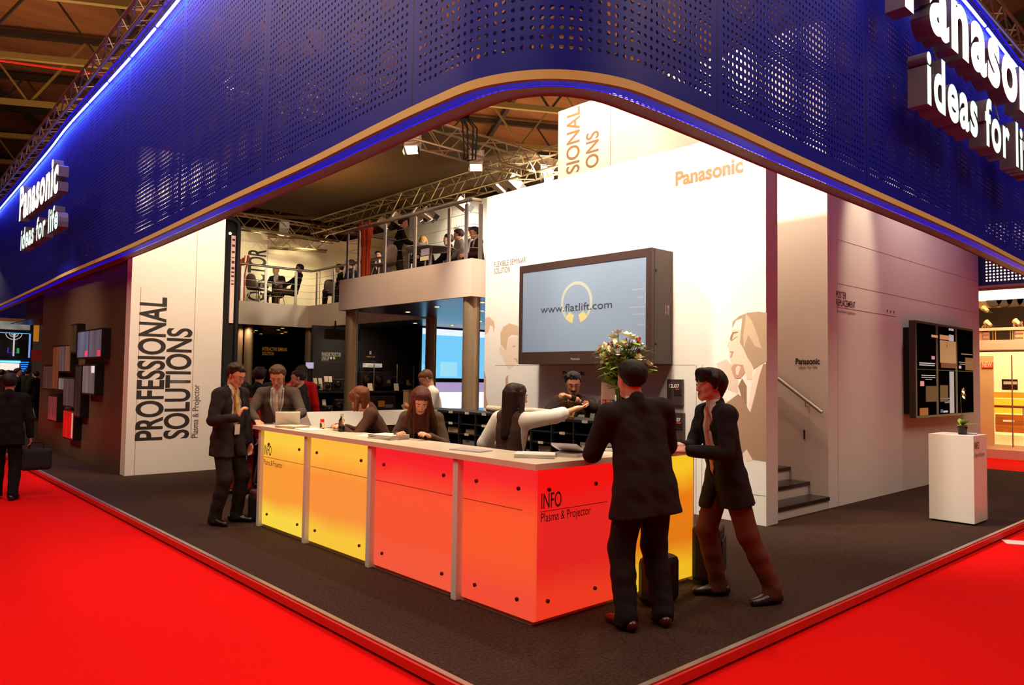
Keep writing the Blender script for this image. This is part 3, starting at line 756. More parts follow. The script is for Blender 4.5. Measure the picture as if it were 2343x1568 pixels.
MB().box(15.70, 3.05, ZB-.06, 15.74, 28.4, ZB-.022).build('edge_lip_underside', mat('rust_edge3', (150, 90, 80), .6), ret)

# LED tubes along the top of the fascia
led = mat('led_tube', (150, 205, 255), .4, emit=16, emcol=(96, 150, 255))
def path_at(dist):
    L = 0
    for (a, b, n) in zip(path, path[1:], NRM):
        d = (b-a).length
        if L+d >= dist: return a+(b-a)*((dist-L)/d), n
        L += d
    return path[-1], NRM[-1]
PL = sum((b-a).length for a, b in zip(path, path[1:]))
tubes = []
d0 = .6
while d0 < PL-1.5:
    p, n = path_at(d0); p2, n2 = path_at(d0+1.15); pm, nm = path_at(d0+.58)
    zz = ZT-.22
    if p.y > 6 or p.x > 7:
        o = MB().tube([(q.x+k.x*.05, q.y+k.y*.05, zz) for q, k in ((p, n), (pm, nm), (p2, n2))], .016, 8).build('light_tube', led, fas, smooth=True)
    d0 += 1.25

# ------------------------------------------------------------------ lighting trusses
truss_m = mat('truss_metal', (190, 168, 128), .35, .75)
def truss(name, label, a, b, w, h, bays, group=None, m=None):
    a, b = Vector(a), Vector(b); r = thing(name, label, 'truss', a, 0, group); m = m or truss_m
    d = (b-a).normalized(); x = Vector((-d.y, d.x, 0)).normalized()*w/2; z = Vector((0, 0, h/2))
    cs = [x+z, x-z, -x-z, -x+z]
    for c in cs: MB().tube([a+c, b+c], .025, 8).build('chord', m, r, smooth=True)
    lat = MB(); L = (b-a).length
    for k in range(bays):
        for i in range(4):
            p = a+d*L*k/bays+cs[i]; q = a+d*L*(k+1)/bays+cs[(i+1) % 4]
            if k % 2: p, q = a+d*L*k/bays+cs[(i+1) % 4], a+d*L*(k+1)/bays+cs[i]
            lat.tube([p, q], .0125, 6)
    lat.build('lattice', m, r); return r
ZR = 6.0
truss('lighting_truss', 'silver box truss crossing in front of the dark ceiling panel', (4.0, 11.0, ZR), (10.4, 11.0, ZR), .42, .42, 16)
truss('lighting_truss', 'silver box truss running back along the edge of the dark ceiling panel', (10.62, 6.0, ZR), (10.62, 20.4, ZR), .42, .42, 36)
truss('lighting_truss', 'silver box truss at the far end of the dark ceiling panel', (4.5, 20.7, ZR-.1), (11.4, 20.7, ZR-.1), .4, .4, 18)
truss('lighting_truss', 'short silver truss above the vertical lettering on the gallery wall', (9.6, 21.6, ZR-.4), (11.2, 20.9, ZR-.4), .35, .35, 5)
tm2 = mat('truss_outer', (150, 120, 100), .4, .7)
truss('lighting_truss', 'long box truss above the top edge of the fascia on the aisle side', (3.42, 27.5, ZT+.26), (2.92, 3.3, ZT+.26), .34, .34, 60, m=tm2)
truss('lighting_truss', 'box truss above the top edge of the fascia behind the lit sign', (3.6, 2.95, ZT+.26), (15.4, 3.12, ZT+.26), .34, .34, 34, m=tm2)
hoist = thing('chain_hoist', 'black motor hoist with dangling cables above the lighting truss', 'hoist', (8.65, 11.0, 6.6))
MB().box(8.5, 10.9, 6.55, 8.78, 11.15, 7.15, bev=.03).build('motor', blackm, hoist)
MB().tube([(8.64, 11, 7.15), (8.64, 11, 12.5)], .012, 6).build('chain', mat('chain_metal', (120, 105, 80), .4, .8), hoist)
cb = MB()
for dx, dz in ((-.1, 0), (-.03, -.12), (.06, -.3), (.12, -.2)): cb.tube([(8.64+dx, 10.98, 6.56), (8.64+dx*1.6, 10.76, 6.3), (8.64+dx*1.2, 10.74, 5.75+dz*.3), (8.64+dx*.5, 10.85, 5.68)], .016, 6)
cb.build('cable', blackm, hoist)

# dark cloth ceiling and the hall roof
structure('ceiling', MB().box(3.2, 11.25, 6.35, 15.6, 20.6, 6.37), mat('dark_ceiling_cloth', (98, 66, 26), .9, var=.08, scale=3), 'flat dark brown cloth ceiling over the gallery', 'ceiling')
roof_m = mat('roof_boards', (128, 82, 44), .9, var=.3, scale=.8, stretch=(.25, 1.6, 1))
structure('ceiling_hall', MB().face([(-40, -40, 14.5), (-40, 90, 14.5), (90, 90, 14.5), (90, -40, 14.5)]), roof_m, 'brown boarded roof of the exhibition hall', 'ceiling')
beam_m = mat('roof_beam', (128, 108, 52), .7)
darkbeam = mat('roof_beam_dark', (46, 34, 20), .8)
for k in range(15):
    dirv = Vector((math.cos(math.radians(-29)), math.sin(math.radians(-29)), 0)); nv = Vector((-dirv.y, dirv.x, 0))
    c = nv*(8+k*4.6)
    a, b = c-dirv*46, c+dirv*46
    r = thing('roof_truss', 'pale steel roof truss spanning the hall under the brown boards', 'roof truss', c+Vector((0, 0, 12)), 0, 'hall roof trusses', 'structure')
    MB().bar(a+Vector((0, 0, 11.6)), b+Vector((0, 0, 11.6)), .16, .2).build('bottom_chord', beam_m, r)
    MB().bar(a+Vector((0, 0, 14.2)), b+Vector((0, 0, 14.2)), .2, .24).build('top_chord', darkbeam, r)
    w = MB()
    for j in range(-12, 12):
        p = c+dirv*(j*3.8); q = c+dirv*(j*3.8+1.9); e = c+dirv*(j*3.8+3.8)
        w.bar(p+Vector((0, 0, 11.6)), q+Vector((0, 0, 14.2)), .07).bar(q+Vector((0, 0, 14.2)), e+Vector((0, 0, 11.6)), .07)
    w.build('web', beam_m if k % 2 else darkbeam, r)
for k in range(9):
    dirv = Vector((math.cos(math.radians(61)), math.sin(math.radians(61)), 0)); nv = Vector((-dirv.y, dirv.x, 0)); c = nv*(-30+k*7.5)
    o = MB().bar(c-dirv*10+Vector((0, 0, 14.1)), c+dirv*76+Vector((0, 0, 14.1)), .18, .3).build('roof_purlin', darkbeam)
    tag(o, 'dark roof purlin running lengthwise under the hall boards', 'purlin', 'hall roof purlins', 'structure')
rl = MB().bar((-6, 32, 11.4), (14, 24, 11.4), .05).build('ceiling_cable', mat('red_cable', (200, 40, 30), .5, emit=.25))
tag(rl, 'thin red cable strung under the hall roof trusses', 'cable')
rod = MB().tube([(1.0, 30, 14.4), (2.2, 28.5, 11.6)], .05, 6).tube([(2.2, 28.5, 11.4), (2.1, 28.6, 8.2)], .05, 6).build('suspension_rod', beam_m)
tag(rod, 'pale suspension rod hanging from the hall roof over the aisle', 'rod')
# ------------------------------------------------------------------ illuminated info counter
def panel_mat(name, lo, mid, hi, e):
    """back-lit acrylic: brighter near the lamps at its lower and upper edges"""
    m = bpy.data.materials.new(name); m.use_nodes = True; nt = m.node_tree; b = nt.nodes['Principled BSDF']
    tc = nt.nodes.new('ShaderNodeTexCoord'); sx = nt.nodes.new('ShaderNodeSeparateXYZ'); nt.links.new(tc.outputs['Generated'], sx.inputs[0])
    no = nt.nodes.new('ShaderNodeTexNoise'); no.inputs['Scale'].default_value = 1.3; nt.links.new(tc.outputs['Generated'], no.inputs['Vector'])
    ad = nt.nodes.new('ShaderNodeMath'); ad.operation = 'MULTIPLY_ADD'; nt.links.new(no.outputs['Fac'], ad.inputs[0]); ad.inputs[1].default_value = .18; nt.links.new(sx.outputs[2], ad.inputs[2])
    r = nt.nodes.new('ShaderNodeValToRGB'); el = r.color_ramp.elements
    el[0].position = .05; el[0].color = srgb(*lo); el[1].position = 1.1; el[1].color = srgb(*hi)
    for p, c in ((.22, lo), (.42, mid), (.75, mid), (.97, hi)):
        e_ = el.new(min(.999, p)); e_.color = srgb(*c)
    nt.links.new(ad.outputs[0], r.inputs[0]); nt.links.new(r.outputs[0], b.inputs['Emission Color'])
    b.inputs['Base Color'].default_value = tuple(x*.25 for x in srgb(*mid)[:3])+(1,); b.inputs['Emission Strength'].default_value = e; b.inputs['Roughness'].default_value = .35
    return m
cn = thing('info_counter', 'long white counter fronted with glowing red, orange and yellow panels', 'counter', (3.43, 3.52, 0))
LIFT = 0.0
posts_y = (7.72, 6.675, 5.52, 4.335)
yel = panel_mat('glow_yellow', (255, 224, 70), (252, 160, 56), (255, 214, 70), .86)
ora = panel_mat('glow_amber', (255, 206, 60), (250, 150, 60), (255, 196, 64), .86)
rd1 = panel_mat('glow_red', (252, 92, 62), (250, 88, 52), (250, 36, 44), .84)
rd2 = panel_mat('glow_red_deep', (250, 80, 56), (252, 90, 46), (250, 40, 44), .84)
rd3 = panel_mat('glow_scarlet', (250, 62, 34), (238, 40, 34), (255, 20, 18), .84)
am2 = panel_mat('glow_orange', (255, 196, 40), (236, 128, 20), (255, 206, 40), .86)
red_pl = mat('dark_screw', (95, 30, 26), .3, .6)
for (y0, y1, m, txt) in ((6.71, 7.66, yel, 1), (5.55, 6.61, ora, 0), (4.37, 5.45, rd1, 0), (3.52, 4.27, rd2, 0)):
    p = MB().box(3.430, y0, .035, 3.452, y1, 1.02).build('glow_panel', m, cn)
    for z in (.15, .88):
        for y in ((y0+.13, y1-.13) if y0 > 3.6 else (3.675, 4.115)):
            MB().tube([(3.43, y, z), (3.418, y, z)], .014, 12).ball((3.418, y, z), .012, 8, (.5, 1, 1)).build('screw', red_pl, p)
    MB().box(3.4285, max(y0, 3.64), .738, 3.43, y1, .742).build('engraved_line', mat('engraved', (120, 40, 26), .6), p)
    if txt:
        lettering('counter_lettering', 'INFO', (3.43, 7.645, .765), XW, YW, .10, .175, mat('print_brown', (62, 26, 16), .6), p, .006)
        lettering('counter_lettering', 'Plasma & Projector', (3.43, 7.645, .66), XW, YW, .055, .44, MATS['print_brown'], p)
p = MB().box(3.453, 3.52, .035, 4.235, 3.542, 1.02).build('glow_panel', rd3, cn)
for z in (.15, .88):
    for x in (3.553, 4.023): MB().tube([(x, 3.52, z), (x, 3.508, z)], .014, 12).ball((x, 3.508, z), .012, 8, (1, .5, 1)).build('screw', red_pl, p)
MB().box(3.48, 3.5185, .738, 4.155, 3.52, .742).build('engraved_line', MATS['engraved'], p)
lettering('counter_lettering', 'INFO', (3.484, 3.52, .76), XS, YW, .098, .192, MATS['print_brown'], p, .006)
lettering('counter_lettering', 'Plasma & Projector', (3.484, 3.52, .672), XS, YW, .058, .49, MATS['print_brown'], p)
p = MB().box(4.25, 3.52, .035, 5.225, 3.542, 1.02).build('glow_panel', am2, cn)
MB().box(4.25, 3.5185, .738, 4.98, 3.52, .742).build('engraved_line', MATS['engraved'], p)
for y in posts_y:
    MB().box(3.405, y-.03, 0, 3.47, y+.03, 1.022, bev=.003).box(3.404, y-.003, 0, 3.406, y+.003, 1.02).build('upright', white2, cn)
MB().box(5.226, 3.522, 0, 5.242, 3.94, 1.022).build('upright', white2, cn)
slab = MB()
pts = [(3.385, 3.475), (5.26, 3.475), (5.26, 3.95), (3.86, 3.95), (3.86, 7.86), (3.385, 7.86)]
slab.prism([(x, y, 1.022) for x, y in pts], (0, 0, .040)).build('worktop', mat('cream_worktop', (236, 216, 190), .3), cn)
MB().box(3.47, 3.56, .04, 3.50, 7.66, 1.02).box(3.50, 3.56, .04, 5.2, 3.59, 1.02).build('back_board', white2, cn)
MB().box(3.45, 3.56, .0, 3.80, 7.66, .035).box(3.80, 3.56, 0, 5.2, 3.9, .035).build('plinth', mat('counter_plinth', (190, 150, 120), .5), cn)

# things on the counter
CT = 1.062
def sheets(name, label, cat, c, w, d, n, rz, cols, group=None):
    r = thing(name, label, cat, (c[0], c[1], CT), rz, group); z = 0; rng = random.Random(int(c[1]*100))
    for i in range(n):
        h = .0035 if n > 4 else .004
        MB().box(-w/2, -d/2, z, w/2, d/2, z+h, rot=rng.uniform(-.08, .08)).build('cover' if i == n-1 else 'page_block', mat('paper_%d_%d_%d' % cols[i % len(cols)], cols[i % len(cols)], .6), r, world=False)
        z += h+.0005
    return r
def laptop(label, c, rz, ang, w=.33, col=(212, 206, 198)):
    hl = w*.31
    r = thing('laptop', label, 'laptop', (c[0], c[1], CT), rz)
    al = mat('laptop_shell_%d' % col[0], col, .35, .3)
    MB().box(-w/2, -.115, .004, w/2, .115, .02, bev=.004).build('base', al, r, world=False)
    MB().box(-w/2+.02, -.06, .0202, w/2-.02, .075, .022).build('keyboard', black, r, world=False)
    l = MB().obox((0, .115+math.sin(ang)*hl, .02+math.cos(ang)*hl), (w/2, 0, 0), (0, math.sin(ang)*hl, math.cos(ang)*hl), (0, -math.cos(ang)*.005, math.sin(ang)*.005)).build('lid', al, r, world=False)
    MB().obox((0, .115+math.sin(ang)*hl-math.cos(ang)*.006, .02+math.cos(ang)*hl+math.sin(ang)*.006), (w/2-.015, 0, 0), (0, math.sin(ang)*hl*.88, math.cos(ang)*hl*.88), (0, -math.cos(ang)*.0006, math.sin(ang)*.0006)).build('screen', mat('laptop_screen', (120, 140, 170), .2, emit=.5), l, world=False)
    return r
laptop('silver laptop standing open on the far end of the counter', (3.66, 7.60), math.radians(155), .5, .25)
laptop('second laptop half hidden behind the man with his back turned', (4.60, 3.74), math.radians(-55), .25, .30, (225, 220, 214))
ph = thing('phone', 'small pale phone lying by the open silver laptop', 'phone', (3.55, 7.80, CT), .5)
MB().box(-.028, -.055, 0, .028, .055, .012, bev=.005).build('body', mat('phone_grey', (180, 172, 165), .3), ph, world=False); MB().box(-.022, -.04, .0122, .022, .04, .013).build('screen', black, ph, world=False)
sheets('magazine', 'thick closed magazine lying in front of the silver laptop', 'magazine', (3.56, 7.28), .21, .29, 6, .2, [(214, 196, 168), (196, 170, 140), (225, 205, 180)])
sheets('brochure', 'open white brochure lying between the magazine and the glass bottle', 'brochure', (3.58, 6.93), .22, .34, 2, -.2, [(245, 240, 235)])
sheets('brochure', 'pile of printed brochures in front of the woman with long brown hair', 'brochure', (3.66, 5.62), .22, .30, 10, .15, [(236, 226, 222), (180, 165, 160), (228, 214, 205)])
sheets('paper_sheet', 'loose white sheet partly under the brochure pile', 'paper', (3.70, 5.93), .21, .30, 1, .5, [(246, 238, 225)])
sheets('leaflet', 'flat grey leaflet lying alone on the counter above the red panels', 'leaflet', (3.60, 4.40), .15, .30, 2, .25, [(205, 190, 190), (185, 170, 175)])
sheets('catalogue', 'thick white catalogue at the counter corner', 'catalogue', (3.70, 3.80), .21, .28, 7, .7, [(240, 232, 228), (225, 214, 206)])
br = thing('brochure', 'glossy blue and white brochure curling open beside the back turned man', 'brochure', (4.02, 3.74, CT), .35)
mb = MB()
for i in range(8):
    a0, a1 = i/8, (i+1)/8; f = lambda t_: (-.16+.32*t_, .03+.07*(1-t_)**2*(1 if t_ < 1 else 1))
    (xa, za), (xb, zb) = f(a0), f(a1); mb.obox(((xa+xb)/2, 0, (za+zb)/2-.012), ((xb-xa)/2, 0, (zb-za)/2), (0, .1, 0), (0, 0, .008))
mb.build('page_block', mat('paper_glossy', (222, 222, 228), .3), br, world=False)
MB().box(.0, -.1, .02, .12, .1, .028).build('cover', mat('paper_blue', (90, 96, 130), .3), br, world=False)
MB().box(-.16, -.1, 0, .16, .1, .022).build('page_stack', mat('paper_cream', (214, 200, 190), .6), br, world=False)
bo = thing('bottle', 'small clear glass bottle standing on the counter', 'bottle', (3.72, 6.55, CT))
MB().lathe([(.03, 0), (.032, .01), (.032, .08), (.027, .115), (.014, .135), (.013, .155)], (0, 0, 0), 18).build('body', glass('bottle_glass', (235, 228, 215)), bo, world=False, smooth=True)
MB().lathe([(.0265, .004), (.0275, .055)], (0, 0, 0), 16).build('water', glass('water', (240, 240, 240), ior=1.33), bo, world=False, smooth=True)
MB().lathe([(.0155, .15), (.0155, .175)], (0, 0, 0), 16).build('cap', mat('bottle_cap', (215, 200, 175), .4), bo, world=False)
bo = thing('bottle', 'little bottle with red cap beside the white brochure', 'bottle', (3.74, 6.98, CT))
MB().lathe([(.024, 0), (.025, .01), (.025, .05), (.018, .068)], (0, 0, 0), 16).build('body', glass('bottle_glass2', (245, 215, 190)), bo, world=False, smooth=True)
MB().lathe([(.020, .068), (.020, .10)], (0, 0, 0), 16).build('cap', mat('red_cap', (225, 30, 24), .4), bo, world=False)

# vase with bouquet, and the card beside it
VX, VY = 4.70, 3.84
vs = thing('vase', 'tall clear glass vase standing on the short arm of the counter', 'vase', (VX, VY, CT))
MB().lathe([(.05, 0), (.052, .01), (.045, .2), (.042, .4), (.055, .62), (.062, .66)], (0, 0, 0), 24, False).lathe([(.0, .004), (.05, .004)], (0, 0, 0), 24, False).build('body', glass('vase_glass', (225, 235, 220)), vs, world=False, smooth=True)
MB().lathe([(.001, .012), (.044, .012), (.039, .2), (.037, .34), (.001, .34)], (0, 0, 0), 20, False).build('water', mat('vase_water', (150, 165, 70), .2), vs, world=False, smooth=True)
bq = thing('bouquet', 'big bouquet of white lilies, red buds and green leaves in the vase', 'flowers', (VX, VY, CT+.35))
rng = random.Random(3); stems = MB(); heads = []
for k in range(46):
    a_ = rng.uniform(0, 2*PI); rr = .215*math.sqrt(rng.uniform(.0, 1)); hz = .36+.17*(1-(rr/.215)**2)+rng.uniform(-.07, .05)
    x, y = rr*math.cos(a_), rr*math.sin(a_)
    stems.tube([(x*.08, y*.08, -.25), (x*.25, y*.25, .12), (x*.7, y*.7, hz*.8), (x, y, hz)], .004, 5); heads.append((x, y, hz, a_, rr))
stems.build('stems', mat('stem_green', (112, 132, 40), .6), bq, world=False)
def leafpts(mb, p, d, L, wd, nseg=4):
    d = Vector(d).normalized(); sd = d.cross(Vector((0, 0, 1)));
    if sd.length < .1: sd = Vector((1, 0, 0))
    sd.normalize(); up_ = sd.cross(d); prev = None
    for i in range(nseg+1):
        t_ = i/nseg; w_ = wd*math.sin(PI*min(.98, t_*.92+.08)); c = Vector(p)+d*L*t_-up_*(-.25*L*t_*t_)-Vector((0, 0, .35*L*t_*t_))
        cur = (c-sd*w_, c+sd*w_)
        if prev: mb.face([prev[0], prev[1], cur[1], cur[0]])
        prev = cur
lm = [mat('leaf_%d' % i, c, .45, var=.2, scale=20) for i, c in enumerate(((126, 168, 40), (176, 200, 64), (84, 132, 36)))]
for g_ in range(3):
    lb = MB()
    for k in range(95):
        x, y, hz, a_, rr = rng.choice(heads); t_ = rng.uniform(.35, 1.); aa = a_+rng.uniform(-1, 1)
        leafpts(lb, (x*t_, y*t_, hz*t_+.0), (math.cos(aa), math.sin(aa), rng.uniform(-.3, .6)), rng.uniform(.08, .15), rng.uniform(.016, .028))
    lb.build('foliage', lm[g_], bq, world=False)['kind'] = 'stuff'
wp = mat('petal_white', (250, 248, 232), .5); pb = mat('petal_red', (160, 50, 36), .5); py = mat('petal_pale', (246, 240, 200), .5)
for i, (x, y, hz, a_, rr) in enumerate(heads):
    fb = MB()
    if i % 2 == 0 and i < 40:
        tilt = Vector((x*2.2, y*2.2, .55)).normalized(); u_ = tilt.orthogonal().normalized(); v_ = tilt.cross(u_)
        for k in range(6):
            q = 2*PI*k/6; d = (u_*math.cos(q)+v_*math.sin(q))*.8+tilt*.55; leafpts(fb, Vector((x, y, hz+.015)), d, .072, .021, 3)
        fb.build('flower_head', wp if i % 4 == 0 else py, bq, world=False)
    elif i % 2:
        for k in range(3): fb.ball((x+rng.uniform(-.02, .02), y+rng.uniform(-.02, .02), hz+rng.uniform(-.01, .03)), .013, 7, (.8, .8, 1.5))
        fb.build('flower_bud', pb if i % 3 else py, bq, world=False, smooth=True)
rt_ = thing('display_card', 'white upright card with red, orange and blue letter blocks beside the vase', 'card', (4.62, 3.915, CT), math.radians(-42))
MB().box(-.055, -.008, .0, .055, .008, .53, bev=.002).box(-.06, -.04, 0, .06, .04, .012).build('board', mat('card_white', (226, 206, 192), .5), rt_, world=False)
W0 = worldmat(rt_)
for i, (c, ch) in enumerate((((205, 40, 20), 'R'), ((236, 140, 30), 'T'), ((50, 66, 170), 'L'))):
    x0 = -.048+i*.034
    MB().box(x0, -.0095, .345, x0+.031, -.008, .392).build('letter_block', mat('block_%d' % c[0], c, .5), rt_, world=False)
    xd = (W0.to_3x3() @ Vector((1, 0, 0)))
    lettering('block_letter', ch, W0 @ Vector((x0+.006, -.0095, .352)), xd, YW, .032, .019, mat('card_white2', (240, 230, 225), .5), rt_, .02)

# dark pigeon-hole cabinet behind the counter
CX = 5.2
cb_ = thing('pigeonhole_cabinet', 'black pigeon-hole cabinet behind the counter with stacked brochures', 'cabinet', (CX, 5.6, 0))
pg = mat('cabinet_black', (34, 33, 36), .5)
y0c, y1c, n = 4.25, 7.45, 11; wd_ = (y1c-y0c)/n
fr = MB()
fr.box(CX, y0c, 0, CX+.34, y1c, .06).box(CX, y0c, 1.205, CX+.36, y1c, 1.23).box(CX+.32, y0c, 0, CX+.34, y1c, 1.22)
fr.build('carcass', pg, cb_)
for k in range(n+1): MB().box(CX, y0c+k*wd_-.009, .05, CX+.33, y0c+k*wd_+.009, 1.21).build('upright', pg, cb_)
for z in (.30, .47, .64, .81, .98, 1.09): 
    MB().box(CX+.005, y0c, z-.006, CX+.33, y1c, z+.006).build('shelf', pg, cb_)
tags_ = mat('label_white', (232, 216, 196), .6); rng = random.Random(11)
for k in range(n):
    yy = y0c+(k+.5)*wd_
    for z, hmax in ((.306, .15), (.476, .15), (.646, .15), (.816, .15), (.986, .09)):
        if rng.random() < .78:
            hgt = rng.uniform(.35, .9)*hmax; c = rng.choice([(150, 128, 110), (176, 150, 130), (110, 96, 92), (128, 120, 124), (190, 160, 130)])
            r = thing('brochure_stack', 'stack of brochures lying in a compartment of the black cabinet', 'brochures', (CX+.05, yy, z), 0, 'brochures in the pigeon-hole cabinet')
            MB().box(CX+.03, yy-wd_*.38, z, CX+.27, yy+wd_*rng.uniform(.15, .38), z+hgt).build('page_block', mat('stack_%d_%d' % (c[0], c[2]), c, .7, var=.25, scale=120, stretch=(.05, .05, 2)), r)
    for z in (1.215, .98) if k % 2 else (1.215, 1.09, .81):
        MB().box(CX-.002, yy-.035, z-.013, CX+.004, yy+.035, z+.013).build('shelf_label', tags_, cb_)
rp = thing('paper_roll', 'crinkled roll of white paper lying on top of the black cabinet', 'paper roll', (CX+.12, 6.0, 1.23))
MB().tube([(CX+.15, 5.05+i*.12, 1.27+.004*math.sin(i*2)) for i in range(11)], [.036+.004*math.sin(i*3.1) for i in range(11)], 14).build('paper_roll', mat('crumpled_paper', (222, 205, 186), .6, bump=.6, scale=60), rp, smooth=True)
rp.name = 'paper_roll_bundle'
gl = mat('amber_glass', (96, 60, 30), .1, .3)
for i, (yy, lab) in enumerate(((5.02, 'dark amber glass trophy on the black cabinet, nearer the woman'), (4.94, 'second dark amber trophy on the black cabinet, by the bearded man'))):
    tr_ = thing('trophy', lab, 'trophy', (CX+.08, yy, 1.23))
    MB().lathe([(.035, 0), (.035, .015), (.012, .03), (.010, .07)], (0, 0, 0), 14).build('base', mat('trophy_gold', (190, 140, 60), .25, .9), tr_, world=False, smooth=True)
    MB().lathe([(.010, .07), (.028, .10), (.034, .16), (.028, .17)], (0, 0, 0), 14).build('cup', gl, tr_, world=False, smooth=True)
ho = thing('brochure_holder', 'dark poster holder with white digits on the feature wall, upper of two', 'holder', (XF-.02, 5.3, 1.45))
def holder(r, y0, y1, z0, z1, txt):
    p = MB().box(XF-.05, y0, z0, XF-.002, y1, z1, bev=.004).build('board', mat('holder_dark', (66, 50, 48), .35), r)
    MB().box(XF-.055, y0+.0, z0+(z1-z0)*.38, XF-.05, y0+(y1-y0)*.5, z0+(z1-z0)*.64).build('print_block', mat('holder_black', (34, 24, 24), .4), r)
    lettering('print_lettering', txt, (XF-.05, y0+(.185 if len(txt) > 3 else .09), z0+(z1-z0)*.68), XW, YW, .042, (.155 if len(txt) > 3 else .06), mat('print_white', (225, 210, 205), .5), p, .03, .006)
    MB().box(XF-.0555, y0+.03, z0+(z1-z0)*.60, XF-.055, y0+.09, z0+(z1-z0)*.64).build('print_accent', mat('print_red', (200, 50, 40), .5), r)
holder(ho, 5.36, 5.58, 1.30, 1.62, '12.07')
ho = thing('brochure_holder', 'dark poster holder with white digits on the feature wall, lower of two', 'holder', (XF-.02, 5.3, 1.0))
holder(ho, 5.34, 5.56, .88, 1.21, '07')

# white sloping desk behind the counter
dk = thing('sloping_desk', 'white sloping reading desk behind the counter bottle', 'desk', (5.3, 9.0, 0))
MB().prism([(4.60, 9.02, 1.125), (4.58, 8.80, .93), (4.58, 9.35, .93)], (1.65, 0, 0)).build('desk_top', mat('white_bright', (250, 244, 228), .4), dk)
MB().box(4.66, 8.86, 0, 6.15, 9.3, .928).build('cabinet_body', nearblack, dk)
sgn = thing('rope_post', 'slim metal barrier post standing behind the far end of the counter', 'post', (4.05, 9.6, 0))
MB().lathe([(.16, 0), (.16, .012), (.02, .03)], (4.05, 9.6, 0), 20).build('base', steel, sgn, smooth=True); MB().tube([(4.05, 9.6, .02), (4.05, 9.6, .98)], .022, 12).build('pole', steel, sgn, smooth=True)

# ------------------------------------------------------------------ big plasma screen in its lift cabinet
tv = thing('flat_screen', 'huge wall mounted flat screen in a deep dark brown cabinet', 'screen', (7.5, 6.7, 1.8))
brn = mat('cabinet_brown', (66, 44, 38), .45)
X0, Ya, Yb, Za, Zb = 7.325, 5.53, 7.90, 1.805, 3.225
MB().box(X0+.02, Ya, Za, XF-.002, Yb, Zb, bev=.006).build('cabinet', brn, tv)
fb = MB()
fb.box(X0, Ya, Za, X0+.022, Yb, Za+.17).box(X0, Ya, Zb-.10, X0+.022, Yb, Zb).box(X0, Ya, Za+.17, X0+.022, Ya+.09, Zb-.10).box(X0, Yb-.07, Za+.17, X0+.022, Yb, Zb-.10)
bez = fb.build('bezel', mat('bezel_brown', (58, 38, 32), .4), tv)
scrm = mat('screen_blue', (118, 132, 152), .3, emit=.24, emcol=(150, 180, 214), var=.04, scale=.8)
scp = MB().box(X0+.008, Ya+.085, Za+.165, X0+.02, Yb-.065, Zb-.095).build('screen', scrm, tv)
xs_ = X0+.008
lettering('screen_lettering', 'www.flatlift.com', (xs_, 7.46, 2.52), XW, YW, .10, 1.30, mat('screen_ink', (52, 54, 60), .5), scp, 0, .003)
def arc_ring(c, r0, r1, a0, a1, n=40):
    mb = MB()
    for i in range(n):
        t0, t1 = a0+(a1-a0)*i/n, a0+(a1-a0)*(i+1)/n
        P = lambda r_, t_: (xs_-.0015, c[0]-r_*math.cos(t_), c[1]+r_*math.sin(t_))
        mb.face([P(r0, t0), P(r1, t0), P(r1, t1), P(r0, t1)])
    return mb
mb = arc_ring((6.78, 2.63), .24, .285, -.75, PI+.75)
mb.build('screen_emblem', mat('emblem_gold', (150, 152, 142), .5, emit=.26, emcol=(178, 176, 158)), scp)
for sg in (1, -1):
    arc_ring((6.78, 2.63), .17, .285, (-PI/2+sg*.25), (-PI/2+sg*.80), 10).build('screen_emblem', mat('emblem_gold2', (166, 156, 104), .5, emit=.28, emcol=(204, 188, 120)), scp)
for z, w in ((2.72, .2), (2.62, .1), (2.50, .24), (2.41, .18), (2.28, .1)):
    MB().box(xs_-.001, 5.65, z, xs_, 5.65+w, z+.016).build('screen_menu_line', mat('menu_grey', (128, 138, 158), .5, emit=.35), scp)
lettering('maker_lettering', 'Panasonic', (X0, 6.86, Za+.055), XW, YW, .028, .16, mat('print_silver', (170, 150, 135), .4, .3), bez, .02)
for z in (2.05, 2.95): MB().tube([(7.41, Ya, z), (7.41, Ya-.012, z)], .018, 10).build('bolt', black, tv)
MB().box(7.37, Ya-.002, Za+.01, 7.376, Ya, Zb-.01).build('cabinet_joint', blackm, tv)
for sg, x in ((1, 7.655), (-1, 7.605)):
    a = MB(); a.box(x-.006, Ya-.0025, 2.42, x+.006, Ya-.0005, 2.54)
    zt = 2.415 if sg < 0 else 2.545
    a.face([(x-.025, Ya-.0025, zt-sg*-.0+(-sg)*.035), (x+.025, Ya-.0025, zt+(-sg)*.035), (x, Ya-.0025, zt)], flip=sg < 0)
    a.build('arrow_mark', mat('arrow_white', (226, 200, 190), .5), tv)

# ------------------------------------------------------------------ video wall, podium, orchid
vw = thing('video_wall', 'dark video wall of tall display panels standing off the white side wall', 'video wall', (13.2, 4.2, 1.1))
vy = 4.16; x0, x1, z0, z1 = 11.93, 14.62, 1.09, 2.555
MB().box(x0+.06, vy+.05, z0+.06, x1-.05, YP-.002, z1-.1).build('rear_box', blackm, vw)
pw = (x1-x0)/3
for i in range(3):
    for j in range(2):
        xa, xb = x0+i*pw+.004, x0+(i+1)*pw-.004; za, zb = z0+j*(z1-z0)/2, z0+(j+1)*(z1-z0)/2
        b = MB().box(xa, vy, za, xb, vy+.09, zb).build('display_panel', mat('display_frame', (58, 42, 34), .35), vw)
        s_ = MB().box(xa+.06, vy-.001, za+(.035 if j == 0 else .004), xb-.03, vy+.002, zb-(.035 if j else .004)).build('screen', mat('display_glass', (12, 8, 9), .6, spec=0), b)
